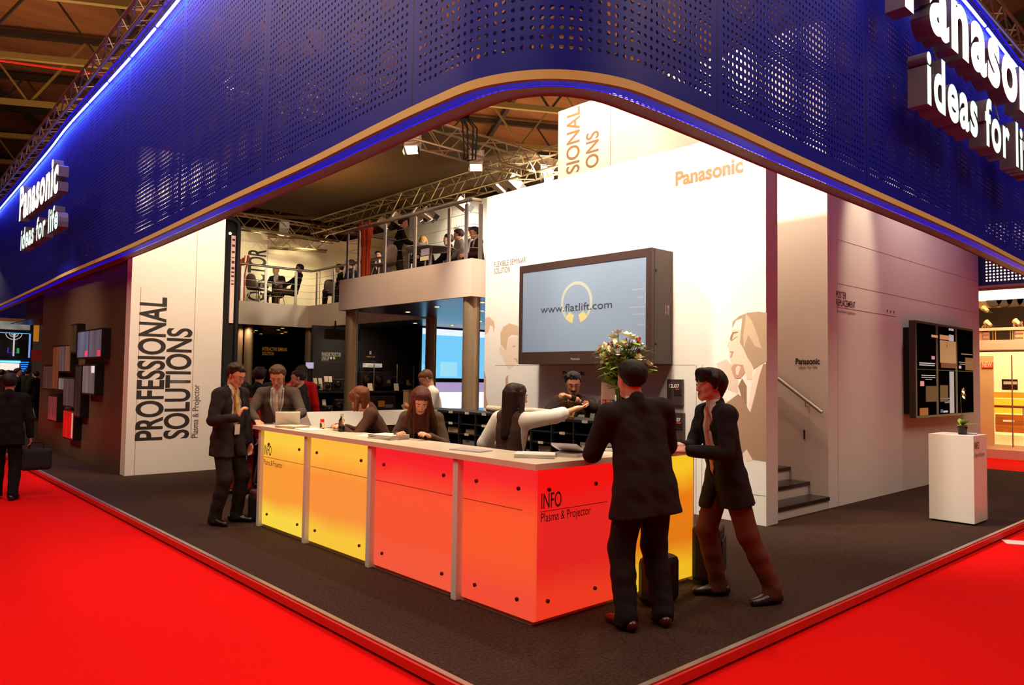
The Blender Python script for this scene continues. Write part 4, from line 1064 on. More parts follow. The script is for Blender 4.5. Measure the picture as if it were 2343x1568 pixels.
def vprint(xa, za, xb, zb, c, e=.55, nm='screen_graphic'):
    MB().box(xa, vy-.004, za, xb, vy-.0012, zb).build(nm, mat('vg_%d_%d_%d' % c, c, .4, emit=e), vw)
X = lambda px: hit(px, 850, 1, vy).x
Zz = lambda px, py: hit(px, py, 1, vy).z
def vpx(a, b, c, d, col, e=.55):   # pixel rectangle read off the photograph, on the display plane
    vprint(X(a), Zz(a, d), X(c), Zz(a, b), col, e)
vc = lambda x, y: (2040+x/5.228, 700+y/5.228)
for (a, b, c, d, col) in ((688, 270, 745, 295, (190, 196, 204)), (690, 345, 745, 420, (190, 196, 204)), (580, 410, 770, 680, (178, 140, 92)), (580, 345, 690, 400, (206, 150, 100)), (480, 345, 555, 375, (214, 160, 110)),
                          (590, 680, 770, 740, (92, 26, 18)), (690, 785, 742, 1285, (176, 180, 180)), (478, 600, 516, 640, (226, 150, 160)), (340, 900, 385, 960, (232, 150, 165)), (330, 1225, 430, 1315, (150, 84, 28)),
                          (580, 1240, 606, 1280, (60, 90, 160)), (330, 675, 520, 688, (196, 196, 200)), (330, 700, 515, 712, (196, 196, 200)), (355, 825, 520, 836, (196, 196, 200)), (355, 850, 520, 860, (196, 196, 200)), (400, 875, 480, 884, (170, 170, 175)),
                          (805, 668, 950, 678, (180, 160, 150)), (815, 692, 940, 702, (180, 160, 150)), (835, 570, 965, 580, (170, 150, 140)), (805, 715, 832, 750, (220, 190, 195)), (575, 1105, 685, 1115, (180, 175, 175)), (630, 1130, 685, 1165, (120, 110, 110)),
                          (880, 620, 975, 770, (112, 60, 24)), (405, 960, 545, 1150, (66, 34, 20)), (575, 950, 670, 1150, (70, 38, 22)), (612, 1255, 665, 1278, (200, 200, 205))):
    (pa, pb_), (pc_, pd) = vc(a, b), vc(c, d); vpx(pa, pb_, pc_, pd, col, .5)
mb = MB(); mb.ball((X(2168), vy-.001, Zz(2168, 812)), .05, 10, (.7, .02, 2.2)); mb.build('screen_graphic', mat('vg_bottle', (70, 100, 50), .4, emit=.4), vw)
mb = MB(); mb.ball((X(2167), vy-.004, Zz(2167, 792)), .03, 10, (.8, .02, 1.4)); mb.build('screen_graphic', mat('vg_cap', (190, 40, 20), .4, emit=.4), vw)
pd_ = thing('podium', 'white square podium with info lettering near the video wall', 'podium', (9.9, 3.0, 0))
px0, px1, py0, py1 = 9.68, 10.16, 2.765, 3.24
MB().box(px0, py0, .02, px1, py1, 1.02, bev=.002).build('body', white2, pd_); MB().box(px0+.03, py0+.03, 0, px1-.03, py1-.03, .02).build('base', blackm, pd_)
lettering('podium_lettering', 'INFO', (px0+.03, py0, .865), XS, YW, .085, .16, inkgrey, pd_, .006)
lettering('podium_lettering', 'Plasma & Projector', (px0+.03, py0, .775), XS, YW, .05, .36, inkgrey, pd_)
pot = thing('orchid', 'potted orchid with one pale bloom on the white podium', 'plant', (9.86, 2.93, 1.02))
MB().lathe([(.042, 0), (.045, .004), (.058, .11), (.06, .115)], (0, 0, 0), 20, False).lathe([(.0, .002), (.043, .002)], (0, 0, 0), 20, False).build('pot', glass('pot_glass', (245, 238, 226)), pot, world=False, smooth=True)
MB().lathe([(.036, .005), (.052, .10)], (0, 0, 0), 20).build('bark', mat('bark', (120, 84, 56), .9, var=.4, scale=90), pot, world=False)
lb = MB()
for a_, L in ((.6, .16), (2.2, .2), (3.6, .17), (5.2, .21), (4.3, .13)): leafpts(lb, (0, 0, .11), (math.cos(a_), math.sin(a_), .8 if L < .18 else .25), L, .034, 6)
lb.build('leaf', lm[0], pot, world=False)
MB().tube([(0, 0, .1), (.005, .01, .25), (.0, .015, .42), (-.01, -.005, .52)], .0035, 6).build('stem', mat('orchid_stem', (70, 92, 40), .6), pot, world=False)
fb = MB()
for cx_, cz in ((-.012, .52), (-.004, .46)):
    for k in range(5): leafpts(fb, (cx_, -.01, cz), (math.cos(k*1.257)*.7, -.4, math.sin(k*1.257)), .05, .016, 3)
fb.build('flower_head', py, pot, world=False)
sh = thing('leaflet', 'small stack of white leaflets on the podium beside the orchid', 'leaflet', (10.03, 2.90, 1.02), .2)
for i in range(3): MB().box(-.1, -.07, i*.004, .1, .07, i*.004+.0035, rot=.05*i).build('page_block' if i < 2 else 'cover', mat('paper_lilac', (214, 200, 205), .5), sh, world=False)
fq_ = hit(2334, 1242, 2, -.075); fl_c = MB().box(fq_.x-.11, fq_.y-.15, -.079, fq_.x+.11, fq_.y+.15, -.074, rot=.5).build('paper_sheet', mat('paper_floor', (225, 205, 200), .6)); fl_c.location = (0, 0, 0)
tag(fl_c, 'white paper sheet lying on the red aisle carpet near the podium', 'paper')

# ------------------------------------------------------------------ letters hung in front of the fascia
def sign(name, label, rows, org, xd, lit):
    """rows: (text, baseline offset along the sign, z, cap height, width, lit colour)"""
    r = thing(name, label, 'sign', org)
    xd = Vector(xd); n = xd.cross(YW).normalized()
    side = mat('letter_side', (120, 106, 112), .4, .3)
    for txt, sx_, z, h, w, lm_, bold, dep in rows:
        me = text_mesh(txt, bold, 0, 5, 1.12); bm_ = bmesh.new(); bm_.from_mesh(me); bpy.data.meshes.remove(me)
        isl = []; seen = set()
        for f in bm_.faces:
            if f.index in seen: continue
            st_, comp = [f], []
            seen.add(f.index)
            while st_:
                g = st_.pop(); comp.append(g)
                for e in g.edges:
                    for l_ in e.link_faces:
                        if l_.index not in seen: seen.add(l_.index); st_.append(l_)
            xs = [v.co.x for q in comp for v in q.verts]; isl.append([min(xs), max(xs), comp])
        isl.sort(key=lambda t_: t_[0]); L = []
        for a, b, c in isl:
            if L and a < L[-1][1]-.02: L[-1][1] = max(L[-1][1], b); L[-1][2] += c
            else: L.append([a, b, list(c)])
        x0_, x1_ = L[0][0], max(q[1] for q in L); kx, ky = w/(x1_-x0_), h/capheight()
        for a, b, comp in L:
            vs_ = {}; V = []; F = []
            for f in comp:
                q = []
                for v in f.verts:
                    if v.index not in vs_:
                        vs_[v.index] = len(V); V.append(Vector(org)+xd*(sx_+(v.co.x-x0_)*kx)+YW*(z+v.co.y*ky))
                    q.append(vs_[v.index])
                F.append(q)
            ed = {}
            for q in F:
                for i in range(len(q)):
                    k = (q[i], q[(i+1) % len(q)]); ed[k] = 1
            nv = len(V); V2 = V+[p-n*dep for p in V]; F2 = [[nv+i for i in q[::-1]] for q in F]
            for (i, j) in ed:
                if (j, i) not in ed: F2.append([j, i, nv+i, nv+j])
            me = bpy.data.meshes.new('letter'); me.from_pydata([tuple(p) for p in V2], [], F2); me.validate()
            bd = link_mesh('letter', me, side, r)
            me = bpy.data.meshes.new('lit_face'); me.from_pydata([tuple(p+n*.004) for p in V], [], F)
            link_mesh('lit_face', me, lm_, bd)
        bm_.free()
    return r
litw = mat('lit_white', (255, 250, 240), .4, emit=2.6, emcol=(255, 246, 232))
litc = mat('lit_cyan', (214, 246, 238), .4, emit=1.05, emcol=(206, 246, 236))
SYR = 2.5
x_i = hit(2120, 154, 1, SYR).x
xP = hit(2070, 0, 1, SYR).x
zbP = hit(2221, 142, 1, SYR).z; zbi = hit(2129, 237, 1, SYR).z
wi = hit(2321, 389, 1, SYR).x
kP = .80
sr = sign('illuminated_sign', 'large lit white lettering hung in front of the fascia at the upper corner', [('Panasonic', 0, zbP, (.70), 5.15, litw, .038, .17), ('ideas for life', x_i-xP, zbi, .50, (wi-x_i)*1.33, litc, .032, .17)], (xP, SYR, 0), (1, 0, 0), litw)
SXL = 2.5
yP = hit(44, 506, 0, SXL).y; yc = hit(134, 400, 0, SXL).y; zb1 = hit(60, 490, 0, SXL).z; zb2 = hit(60, 566, 0, SXL).z
yi = hit(47, 572, 0, SXL).y; ye = hit(133, 500, 0, SXL).y
zt1 = hit(45, 436, 0, SXL).z
slf = sign('illuminated_sign', 'smaller looking lit white lettering on the long aisle side of the fascia', [('Panasonic', 0, hit(41, 506, 0, SXL).z, hit(45, 436, 0, SXL).z-hit(41, 506, 0, SXL).z, yP-yc, litw, .038, .14), ('ideas for life', yP-yi, hit(47, 572, 0, SXL).z, (hit(50, 527, 0, SXL).z-hit(47, 572, 0, SXL).z), yi-ye, litc, .03, .14)], (SXL, yP, 0), (0, -1, 0), litw)
for i, x in enumerate((8.2, 10.2)):
    MB().tube([(x, SYR+.1, zbi+.5), (x, SYR+.15, zbP-.02)], .008, 5).build('hanging_wire', steel, sr)
for i, x in enumerate((7.8, 9.6, 11.2)): MB().tube([(x, SYR+.15, zbP+.3), (x, 2.82, zbP+.3)], .015, 6).build('bracket', steel, sr)
# ------------------------------------------------------------------ gallery (upper floor)
gy0, gy1, gx, gz0, gz1 = 9.2, 13.42, 7.49, 2.90, 3.51
GN, GF = 3.40, 3.46        # floor levels of the nearer and the further gallery wing
cream = mat('cream_fascia', (226, 204, 184), .55, var=.02, scale=2)
structure('floor_gallery', MB().box(gx+.065, gy0+.065, gz0+.032, 16.2, gy1-.065, GN).box(9.85, gy1-.06, gz0+.032, 16.2, 23, GF).box(3.7, 19.27, gz0+.032, 9.845, 23, GF), mat('gallery_slab', (60, 46, 38), .5), 'dark floor slab of the upper gallery', 'floor')
structure('trim_3', MB().prism([(gx, gy0, gz0), (16, gy0, gz0), (16, gy0+.06, gz0), (gx+.06, gy0+.06, gz0), (gx+.06, gy1-.06, gz0), (9.775, gy1-.06, gz0), (9.775, gy1, gz0), (gx, gy1, gz0)], (0, 0, gz1-gz0)), cream, 'cream edge board along the front of the nearer gallery wing', 'trim')
structure('trim_4', MB().box(9.78, gy1, gz0, 9.84, 19.2, gz1).box(3.7, 19.2, gz0, 9.84, 19.26, gz1), cream, 'cream edge board of the gallery wing further back', 'trim')
soff = mat('gallery_soffit', (58, 46, 38), .25, var=.05, scale=3)
structure('ceiling_gallery', MB().box(gx+.06, gy0+.06, gz0+.005, 16.2, gy1-.06, gz0+.03).box(9.84, gy1-.06, gz0+.005, 16.2, 25.2, gz0+.03).box(3.7, 19.26, gz0+.005, 9.84, 25.2, gz0+.03), soff, 'dark glossy ceiling under the gallery with downlights', 'ceiling')
dl = mat('downlight_glow', (255, 226, 176), .4, emit=9, emcol=(255, 214, 150))
spots_ = [(8.3, 9.9), (9.4, 9.9), (8.3, 11.2), (9.4, 11.2), (10.6, 10.4), (8.6, 12.6), (10.2, 12.4), (11.4, 11.6), (11.2, 13.4), (10.6, 15.2), (11.6, 15.0)]
spots_ += [(6.6+i*.95+.3*(j % 2), 20.1+j*.9) for i in range(5) for j in range(5)]
for x, y in spots_:
    d = thing('downlight', 'small round recessed downlight under the gallery', 'downlight', (x, y, gz0), 0, 'downlights under the gallery')
    MB().lathe([(.065, .0), (.065, .006), (.045, .006)], (x, y, gz0-.003), 14, False).build('rim', steel, d); MB().lathe([(.001, .003), (.045, .003)], (x, y, gz0-.001), 14, False).build('lamp', dl, d)
colm = mat('column_bronze', (176, 150, 118), .38, .55, var=.04, scale=2)
for x, y, r, lab in ((7.68, 9.42, .14, 'bronze round column under the near corner of the gallery, beside the feature wall'), (7.70, 13.25, .125, 'bronze round column under the gallery, behind the woman with bobbed hair'), (10.07, 13.80, .125, 'bronze round column standing in front of the bright blue screen'),
                     (9.95, 19.42, .13, 'slim bronze column far back under the inner corner of the gallery'), (8.24, 19.55, .12, 'bright bronze column behind the man with glasses'), (7.98, 19.62, .12, 'shaded bronze column next to the black banner frame')):
    c = MB().tube([(x, y, 0), (x, y, gz0+.01)], r, 28).build('column', colm, smooth=True); tag(c, lab, 'column', None, 'structure')

def railing(label, pts, posts):
    r = thing('railing', label, 'railing', pts[0])
    RZ = gz1+.99
    MB().tube([(p[0], p[1], RZ) for p in pts], .032, 12).build('handrail', steel, r, smooth=True)
    for p in posts:
        MB().box(p[0]-.012, p[1]-.035, gz1-.02, p[0]+.012, p[1]+.035, RZ-.06, rot=p[2] if len(p) > 2 else 0.).build('post', steel, r)
        MB().tube([(p[0], p[1], RZ-.07), (p[0], p[1], RZ)], .009, 6).build('post_pin', steel, r)
    for k in range(4):
        z = gz1+.2+k*.19; MB().tube([(p[0], p[1], z) for p in pts], .0045, 5).build('cable', steel, r)
railing('steel cable railing along the front of the nearer gallery wing', [(7.74, gy0+.10, 0), (7.58, gy0+.10, 0), (7.58, 13.36, 0), (9.84, 13.36, 0)],
        [(7.74, gy0+.1, PI/2), (7.58, 9.47), (7.58, 9.93), (7.58, 10.92), (7.58, 11.9), (7.58, 12.84), (7.58, 13.27), (8.6, 13.36, PI/2)])
railing('steel cable railing of the gallery wing further back', [(9.88, 13.5, 0), (9.88, 19.28, 0), (4.0, 19.28, 0)],
        [(9.88, 14.4), (9.88, 15.8), (9.88, 17.0), (9.88, 18.0), (9.88, 18.95), (9.42, 19.28, PI/2), (8.55, 19.28, PI/2), (7.9, 19.28, PI/2), (7.0, 19.28, PI/2), (6.0, 19.28, PI/2)])
cream2 = mat('gallery_wall_paint', (240, 224, 186), .6)
wg = structure('wall_back', MB().box(7.9, 22.6, gz1-.06, 13.0, 22.8, 6.15), cream2, 'cream gallery wall with big vertical lettering', 'wall')
lettering('wall_lettering', 'PROJECTOR', (10.0, 22.6, 3.46), YW, YU, .56, 2.05, ink, wg, .02)
MB().box(10.05, 22.598, gz1, 10.06, 22.6, 6.1).build('panel_joint', groove, wg)
MB().box(10.8, 22.597, 5.02, 11.9, 22.6, 5.04).box(11.88, 22.597, 3.6, 11.9, 22.6, 5.04).build('panel_joint', inkgrey, wg)
structure('wall_back_return', MB().box(12.8, 15.5, gz1-.06, 13.0, 22.6, 6.15), cream2, 'cream side wall closing the gallery on the inner side', 'wall')
structure('wall_back_end', MB().box(7.0, 23.4, gz1-.06, 7.9, 23.5, 6.2), cream2, 'narrow pale wall strip behind the orange column light', 'wall')
wn = structure('wall_gallery', MB().box(12.0, 9.9, gz1-.06, 12.2, 17.6, 6.12), mat('bright_wall', (250, 242, 226), .6), 'brightly lit white partition on the gallery', 'wall')
lettering('wall_lettering', 'nic', (12.0, 15.52, 5.43), XW, YW, .16, .26, inkgrey, wn, .01)
MB().box(11.998, 9.9, 4.1, 12.0, 17.6, 4.112).build('panel_joint', groove, wn)

def make_chair():
    r = thing('shell_chair', 'grey shell chair', 'chair', (0, 0, 0))
    sm = mat('chair_shell', (146, 122, 104), .45)
    me = bpy.data.meshes.new('shell'); V = []; n = 8
    prof = [(.22, .44), (.12, .43), (0, .425), (-.12, .435), (-.19, .47), (-.225, .56), (-.245, .68), (-.265, .80), (-.275, .85)]
    wdt = [.20, .22, .225, .21, .20, .21, .20, .165, .10]
    for (y, z), w in zip(prof, wdt):
        for i in range(n+1):
            t_ = i/n*2-1; V.append((t_*w, y+.03*t_*t_*(1 if z > .5 else 0), z+.02*t_*t_*(0 if z > .5 else 1)))
    F = [(j*(n+1)+i, j*(n+1)+i+1, (j+1)*(n+1)+i+1, (j+1)*(n+1)+i) for j in range(len(prof)-1) for i in range(n)]
    me.from_pydata(V, [], F); o = link_mesh('seat_shell', me, sm, r, False, True)
    md = o.modifiers.new('thickness', 'SOLIDIFY'); md.thickness = .014
    for sx in (-1, 1):
        for sy in (-1, 1):
            MB().tube([(sx*.12, sy*.12, .42), (sx*.20, sy*.22, 0)], .009, 8).build('leg', steel, r, False, True)
    return r
ch0 = make_chair()
def place_chair(x, y, rz, lab, z=None, first=[True]):
    c = ch0 if first[0] else copy_tree(ch0); first[0] = False
    c.location = (x, y, GF if z is None else z); c.rotation_euler = (0, 0, rz); c['label'] = lab; c['group'] = 'shell chairs on the gallery'
place_chair(8.55, 19.85, math.radians(-70), 'grey shell chair by the orange column light on the far gallery')
place_chair(9.35, 20.35, math.radians(128), 'grey shell chair under the man in black leaning back')
place_chair(10.6, 19.3, math.radians(-60), 'empty grey shell chair turned away near the gallery corner')
place_chair(11.0, 18.2, math.radians(-40), 'grey shell chair further along the far gallery railing than the empty one')
SIT = {}
def sit_at(px, py, z): q = hit(px, py, 2, z); return q.x, q.y
SIT['blonde'] = sit_at(969, 547, GN+1.25); SIT['dark'] = sit_at(1022, 543, GN+1.27); SIT['grey'] = sit_at(1057, 529, GN+1.30); SIT['hind'] = sit_at(1079, 528, GN+1.42); SIT['maroon'] = sit_at(1096, 528, GN+1.16)
SIT['man'] = sit_at(909, 499, GN+1.60)
bx_, by_ = SIT['blonde']; place_chair(bx_+.06, by_+.06, math.radians(138), 'grey shell chair of the blonde woman on the near gallery', GN)
bx_, by_ = SIT['dark']; place_chair(bx_, by_, math.radians(45), 'grey shell chair of the dark suited sitter near the glass table', GN)
bx_, by_ = SIT['grey']; place_chair(bx_, by_, math.radians(35), 'grey shell chair of the grey suited sitter on the near gallery', GN)
q_ = hit(877, 548, 2, GN+.98); place_chair(q_.x, q_.y, math.radians(20), 'tilted grey shell chair beside the standing man on the near gallery', GN)
glt = glass('green_glass', (196, 226, 206), .03)
def table(lab, x, y, r_=.55):
    t = thing('round_table', lab, 'table', (x, y, GN if y < 14 else GF))
    MB().lathe([(.001, .73), (r_, .73), (r_, .745), (.001, .745)], (0, 0, 0), 36, False).build('table_top', mat('frosted_glass', (206, 222, 204), .15), t, world=False)
    MB().tube([(0, 0, .02), (0, 0, .73)], .035, 14).build('column', steel, t, world=False, smooth=True); MB().lathe([(.27, 0), (.27, .012), (.04, .03)], (0, 0, 0), 28).build('base', steel, t, world=False)
table('round glass table beside the standing man on the near gallery', *sit_at(985, 570, GN+.74), .5)
table('round glass table in front of the man leaning back', 9.12, 21.0, .55)
def glassware(x, y, lab):
    g = thing('drinking_glass', lab, 'glass', (x, y, GF+.745)); MB().lathe([(.03, 0), (.032, .004), (.036, .11)], (0, 0, 0), 14, False).lathe([(.001, .002), (.03, .002)], (0, 0, 0), 14, False).build('tumbler', glt, g, world=False, smooth=True)
glassware(8.95, 20.75, 'drinking glass on the far round table, nearer edge'); glassware(9.2, 21.1, 'drinking glass on the far round table, inner side')
cq = hit(972, 572, 0, 8.1)
cup = thing('sign_cube', 'small lilac sign stand below the glass table on the near gallery', 'sign', (8.1, cq.y, GN))
MB().box(8.1, cq.y-.12, cq.z-.10, 8.12, cq.y+.12, cq.z+.02).build('plate', mat('lilac_sign', (170, 160, 185), .5), cup); MB().box(8.08, cq.y-.12, cq.z-.20, 8.11, cq.y+.12, cq.z-.12).build('card', mat('cream_sign', (240, 225, 190), .5), cup)
MB().box(8.1, cq.y-.02, GN, 8.12, cq.y+.02, cq.z-.1).build('stand', steel, cup)
orange = mat('orange_reed', (214, 78, 22), .6, var=.2, scale=60)
def reeds(lab, x, y, h, n=38):
    r = thing('reed_bundle', lab, 'decoration', (x, y, GN if y < 14 else GF)); rng = random.Random(int(x*10))
    mb = MB()
    for k in range(n):
        a_ = rng.uniform(0, 2*PI); q = math.sqrt(rng.random())*.10
        mb.tube([(q*math.cos(a_), q*math.sin(a_), .02), (q*1.05*math.cos(a_), q*1.05*math.sin(a_), h*.6), (q*(1.5+rng.random())*math.cos(a_), q*(1.5+rng.random())*math.sin(a_), h*rng.uniform(.9, 1.02))], .014, 5)
    mb.build('reeds', orange, r, world=False); MB().lathe([(.14, 0), (.14, .03), (.11, .05)], (0, 0, 0), 20).build('base', steel, r, world=False)
reeds('tall bundle of orange reeds behind the railing corner of the near gallery', 7.92, 13.12, hit(826, 508, 1, 13.12).z-GN)
reeds('tall bundle of orange reeds on the far gallery beside the vertical lettering', 8.06, 19.75, 1.32, 24)
tw = thing('twig_vase', 'thin bare twigs in a vase by the far gallery corner', 'decoration', (11.2, 19.6, GF))
mb = MB()
for k in range(9): mb.tube([(0, 0, .3), (.1*math.sin(k*2.1), .1*math.cos(k*1.7), .7), (.3*math.sin(k*2.1+.4), .3*math.cos(k*1.7), 1.2+.04*k)], .004, 4)
mb.build('twigs', mat('twig', (120, 90, 60), .8), tw, world=False); MB().lathe([(.05, 0), (.09, .2), (.05, .38), (.06, .42)], (0, 0, 0), 16).build('vase', steel, tw, world=False, smooth=True)
ex = thing('exit_sign', 'small green sign on the pale wall strip of the far gallery', 'sign', (7.6, 23.38, 5.1)); MB().box(7.5, 23.36, 5.0, 7.85, 23.4, 5.2).build('plate', mat('green_sign', (70, 110, 60), .5, emit=.3), ex)
lettering('sign_mark', '>', (7.6, 23.36, 5.05), XS, YW, .1, .12, mat('print_white', (225, 210, 205), .5), ex)

# black banner frame behind the left white wall
bn = thing('banner_frame', 'tall black rounded banner frame with a lit strip of letters behind the white wall', 'banner', (5.1, 13.4, 0))
P0 = hit(546, 840, 1, 13.6); 
bx0, bx1, bz1 = 4.75, hit(541, 700, 1, 13.6).x, hit(535, 502, 1, 13.6).z
MB().tube([(bx1, 13.6, 0), (bx1, 13.6, bz1-.12), (bx1-.035, 13.6, bz1-.035), (bx1-.12, 13.6, bz1), (bx0-.3, 13.6, bz1)], .042, 12).build('frame_tube', mat('banner_black', (20, 14, 18), .5), bn, smooth=True)
MB().box(4.6, 13.62, 0, bx1, 13.66, bz1-.02).build('banner_cloth', blackm, bn)
zs0, zs1 = hit(537, 740, 1, 13.6).z, hit(537, 540, 1, 13.6).z; xs0 = hit(526, 700, 1, 13.58).x; xs1 = hit(535, 700, 1, 13.58).x
MB().box(xs0, 13.59, zs0, xs1, 13.615, zs1).build('lit_strip', mat('strip_pink', (226, 190, 176), .5, emit=.25), bn)
rb_ = random.Random(5); zz_ = zs1-.06
while zz_ > zs0+(zs1-zs0)*.42:
    hh_ = rb_.uniform(.015, .05); MB().box(xs0+.01, 13.585, zz_-hh_, xs1-.01, 13.591, zz_).build('print_bar', mat('strip_ink', (90, 30, 50), .5), bn); zz_ -= hh_+rb_.uniform(.03, .08)
MB().ball((xs0-.06, 13.52, zs1+.02), .025, 10).build('lamp', mat('lamp_glow', (255, 240, 200), .3, emit=8), bn)

# ------------------------------------------------------------------ dark exhibition space under the gallery
wi_ = structure('wall_interior', MB().box(5.4, 25, 0, 16.2, 25.1, 2.9), nearblack, 'black wall deep under the gallery with amber lettering', 'wall')
lettering('wall_lettering', 'INTERACTIVE SEMINAR', (11.03, 25, 2.40), XS, YW, .12, .92, mat('amber_letter', (196, 130, 50), .5, emit=.25), wi_, .02)
lettering('wall_lettering', 'SOLUTION', (11.03, 25, 2.24), XS, YW, .12, .42, MATS['amber_letter'], wi_, .02)
wp_ = structure('wall_projector', MB().box(9.32, 18.0, 0, 13.6, 18.1, 2.9), mat('slate_wall', (44, 34, 38), .55), 'dark wall behind the projector shelves', 'wall')
pl_ = lambda px, py: hit(px, py, 1, 18.0)
q0 = pl_(736, 816); q1 = pl_(780, 808)
lettering('wall_lettering', 'PANASONIC PROJECTORS', (q0.x, 18.0, pl_(736, 815).z), XS, YW, .105, q1.x-q0.x, mat('pale_letter', (206, 190, 180), .5, emit=.12), wp_, .015)
lettering('wall_lettering', 'LINE-UP', (q0.x, 18.0, pl_(736, 825).z), XS, YW, .105, .22, MATS['pale_letter'], wp_, .015)
MB().box(q0.x, 17.998, pl_(736, 828).z, q1.x+.1, 18.0, pl_(736, 827.4).z).build('wall_line', inkgrey, wp_)
for c, px in (((225, 225, 225), 778), ((190, 200, 60), 785)): MB().box(pl_(px-2, 0).x, 17.995, pl_(px, 823).z, pl_(px+2, 0).x, 18, pl_(px, 818).z).build('wall_mark', mat('mark_%d' % c[2], c, .5, emit=.2), wp_)
for i, c in enumerate(((230, 120, 60), (230, 200, 60), (120, 180, 80), (220, 70, 120), (200, 190, 190))): MB().box(pl_(857+i*4, 0).x, 17.995, pl_(857, 818).z, pl_(860+i*4, 0).x, 18, pl_(857, 816).z).build('wall_mark', mat('mk_%d_%d' % (c[0], c[1]), c, .5, emit=.2), wp_)
MB().box(pl_(864, 0).x, 17.995, pl_(864, 812).z, pl_(868, 0).x, 18, pl_(864, 804).z).build('wall_mark', MATS['pale_letter'], wp_)
shf = thing('display_shelf', 'long black two-tier shelf carrying projectors under the gallery', 'shelf', (10.4, 17.5, 0))
MB().box(8.97, 17.25, 1.13, 12.4, 17.99, 1.185).build('shelf_board', nearblack, shf); MB().box(9.0, 17.0, .54, 12.4, 17.99, .60).build('shelf_board', nearblack, shf); MB().box(9.05, 17.56, 0, 12.35, 17.98, 1.13).build('plinth', mat('shelf_dark', (30, 24, 26), .6), shf)
def projector(lab, x0, x1, z0, z1, col, d=.4, lens=.5, y=17.35, sticker=None):
    r = thing('projector', lab, 'projector', ((x0+x1)/2, y+d/2, z0)); h = z1-z0
    MB().box(x0, y, z0+h*.08, x1, y+d, z1, bev=min(.02, h*.12)).build('housing', mat('projector_%d' % col[0], col, .3), r)
    for xx in (x0+.04, x1-.04): MB().tube([(xx, y+.08, z0), (xx, y+.08, z0+h*.1)], .016, 8).tube([(xx, y+d-.08, z0), (xx, y+d-.08, z0+h*.1)], .016, 8).build('foot', black, r)
    cx_ = x0+(x1-x0)*lens; rr = h*.26
    lb_ = MB().lathe([(rr, 0), (rr, .05), (rr*.8, .06)], (0, 0, 0), 20, False).build('lens_barrel', black, r, world=False); lb_.rotation_euler = (PI/2, 0, 0); lb_.location = (cx_-(x0+x1)/2, -d/2-.0, h*.52)
    g_ = MB().ball((0, 0, 0), rr*.8, 14, (1, 1, .3)).build('lens', mat('lens_glass', (70, 54, 40), .05, .4), r, world=False, smooth=True); g_.rotation_euler = (PI/2, 0, 0); g_.location = (cx_-(x0+x1)/2, -d/2-.03, h*.52)
    MB().box(x0+(x1-x0)*.72, y-.003, z0+h*.3, x0+(x1-x0)*.92, y, z0+h*.5).build('vent', mat('vent_grey', (120, 105, 96), .5), r)
    if sticker: MB().box(x0+(x1-x0)*sticker, y-.004, z0+h*.35, x0+(x1-x0)*(sticker+.16), y-.001, z0+h*.72).build('sticker', mat('sticker_orange', (186, 116, 52), .5), r)
projector('small white projector at the far end of the upper shelf', 9.0, 9.30, 1.185, 1.36, (196, 180, 170))
projector('grey cube projector next to the small white one', 9.32, 9.53, 1.185, 1.41, (120, 104, 96))
projector('wide black projector with big lens on the upper shelf', 9.56, 10.06, 1.185, 1.50, (36, 30, 32), lens=.3)
projector('tall black projector right of the bronze column', 10.39, 10.68, 1.24, 1.70, (40, 33, 36), lens=.6)
projector('big black projector under the white label box', 10.82, 11.36, 1.26, 1.70, (44, 35, 40), lens=.22)
projector('black projector with tan stickers at the right end of the upper shelf', 11.55, 12.03, 1.22, 1.58, (34, 28, 30), lens=.25, sticker=.62)
projector('black projector with shiny lens on the lower shelf', 9.50, 10.04, .60, .98, (38, 31, 33), lens=.2, y=17.1)
projector('small dark projector at the far end of the lower shelf', 9.20, 9.46, .60, .82, (44, 36, 36), y=17.1)
projector('largest black projector on the lower shelf with orange sticker', 10.1, 11.35, .60, 1.05, (32, 26, 29), lens=.1, y=17.1, sticker=.55)
def tagcard(x, z, lab, y=17.3, h=.15, w=.10):
    r = thing('price_card', lab, 'card', (x, y, z), 0, 'white info cards on the projector shelves'); MB().obox((x, y+.03, z+h/2), (w/2, 0, .0), (0, .02, h/2), (0, .003, -.001)).build('card', tags_, r); MB().box(x-.03, y, z, x+.03, y+.06, z+.006).build('foot', black, r)
for x, z in ((9.06, 1.36), (9.2, 1.36), (9.36, 1.41), (9.48, 1.41), (9.32, .82)): tagcard(x, z, 'white info card standing on a projector')
for x, z in ((9.98, .98), (10.62, 1.185), (11.45, 1.185)): tagcard(x, z, 'larger tilted white info card on the projector shelf', y=17.22 if z > 1 else 17.3, h=.2, w=.15)
lbx = thing('label_box', 'white lit label box above the big black projector', 'label', (11.1, 17.9, 1.8)); MB().box(10.83, 17.85, 1.82, 11.36, 18.0, 1.93, bev=.005).build('box', mat('label_lit', (236, 214, 196), .5, emit=.4), lbx); MB().box(10.9, 17.846, 1.85, 11.3, 17.851, 1.865).build('print_line', inkgrey, lbx)
for i, x in enumerate((10.76, 11.5, 12.05)):
    r = thing('support_rod', 'slim chrome rod standing on the projector shelf', 'rod', (x, 17.3, 1.185), 0, 'chrome rods of the projector rack'); MB().tube([(x, 17.3, 1.185), (x, 17.3, 1.86)], .014, 10).build('rod', steel, r, smooth=True); MB().lathe([(.022, 0), (.016, .03), (.002, .06)], (x, 17.3, 1.86), 10).build('finial', steel, r)
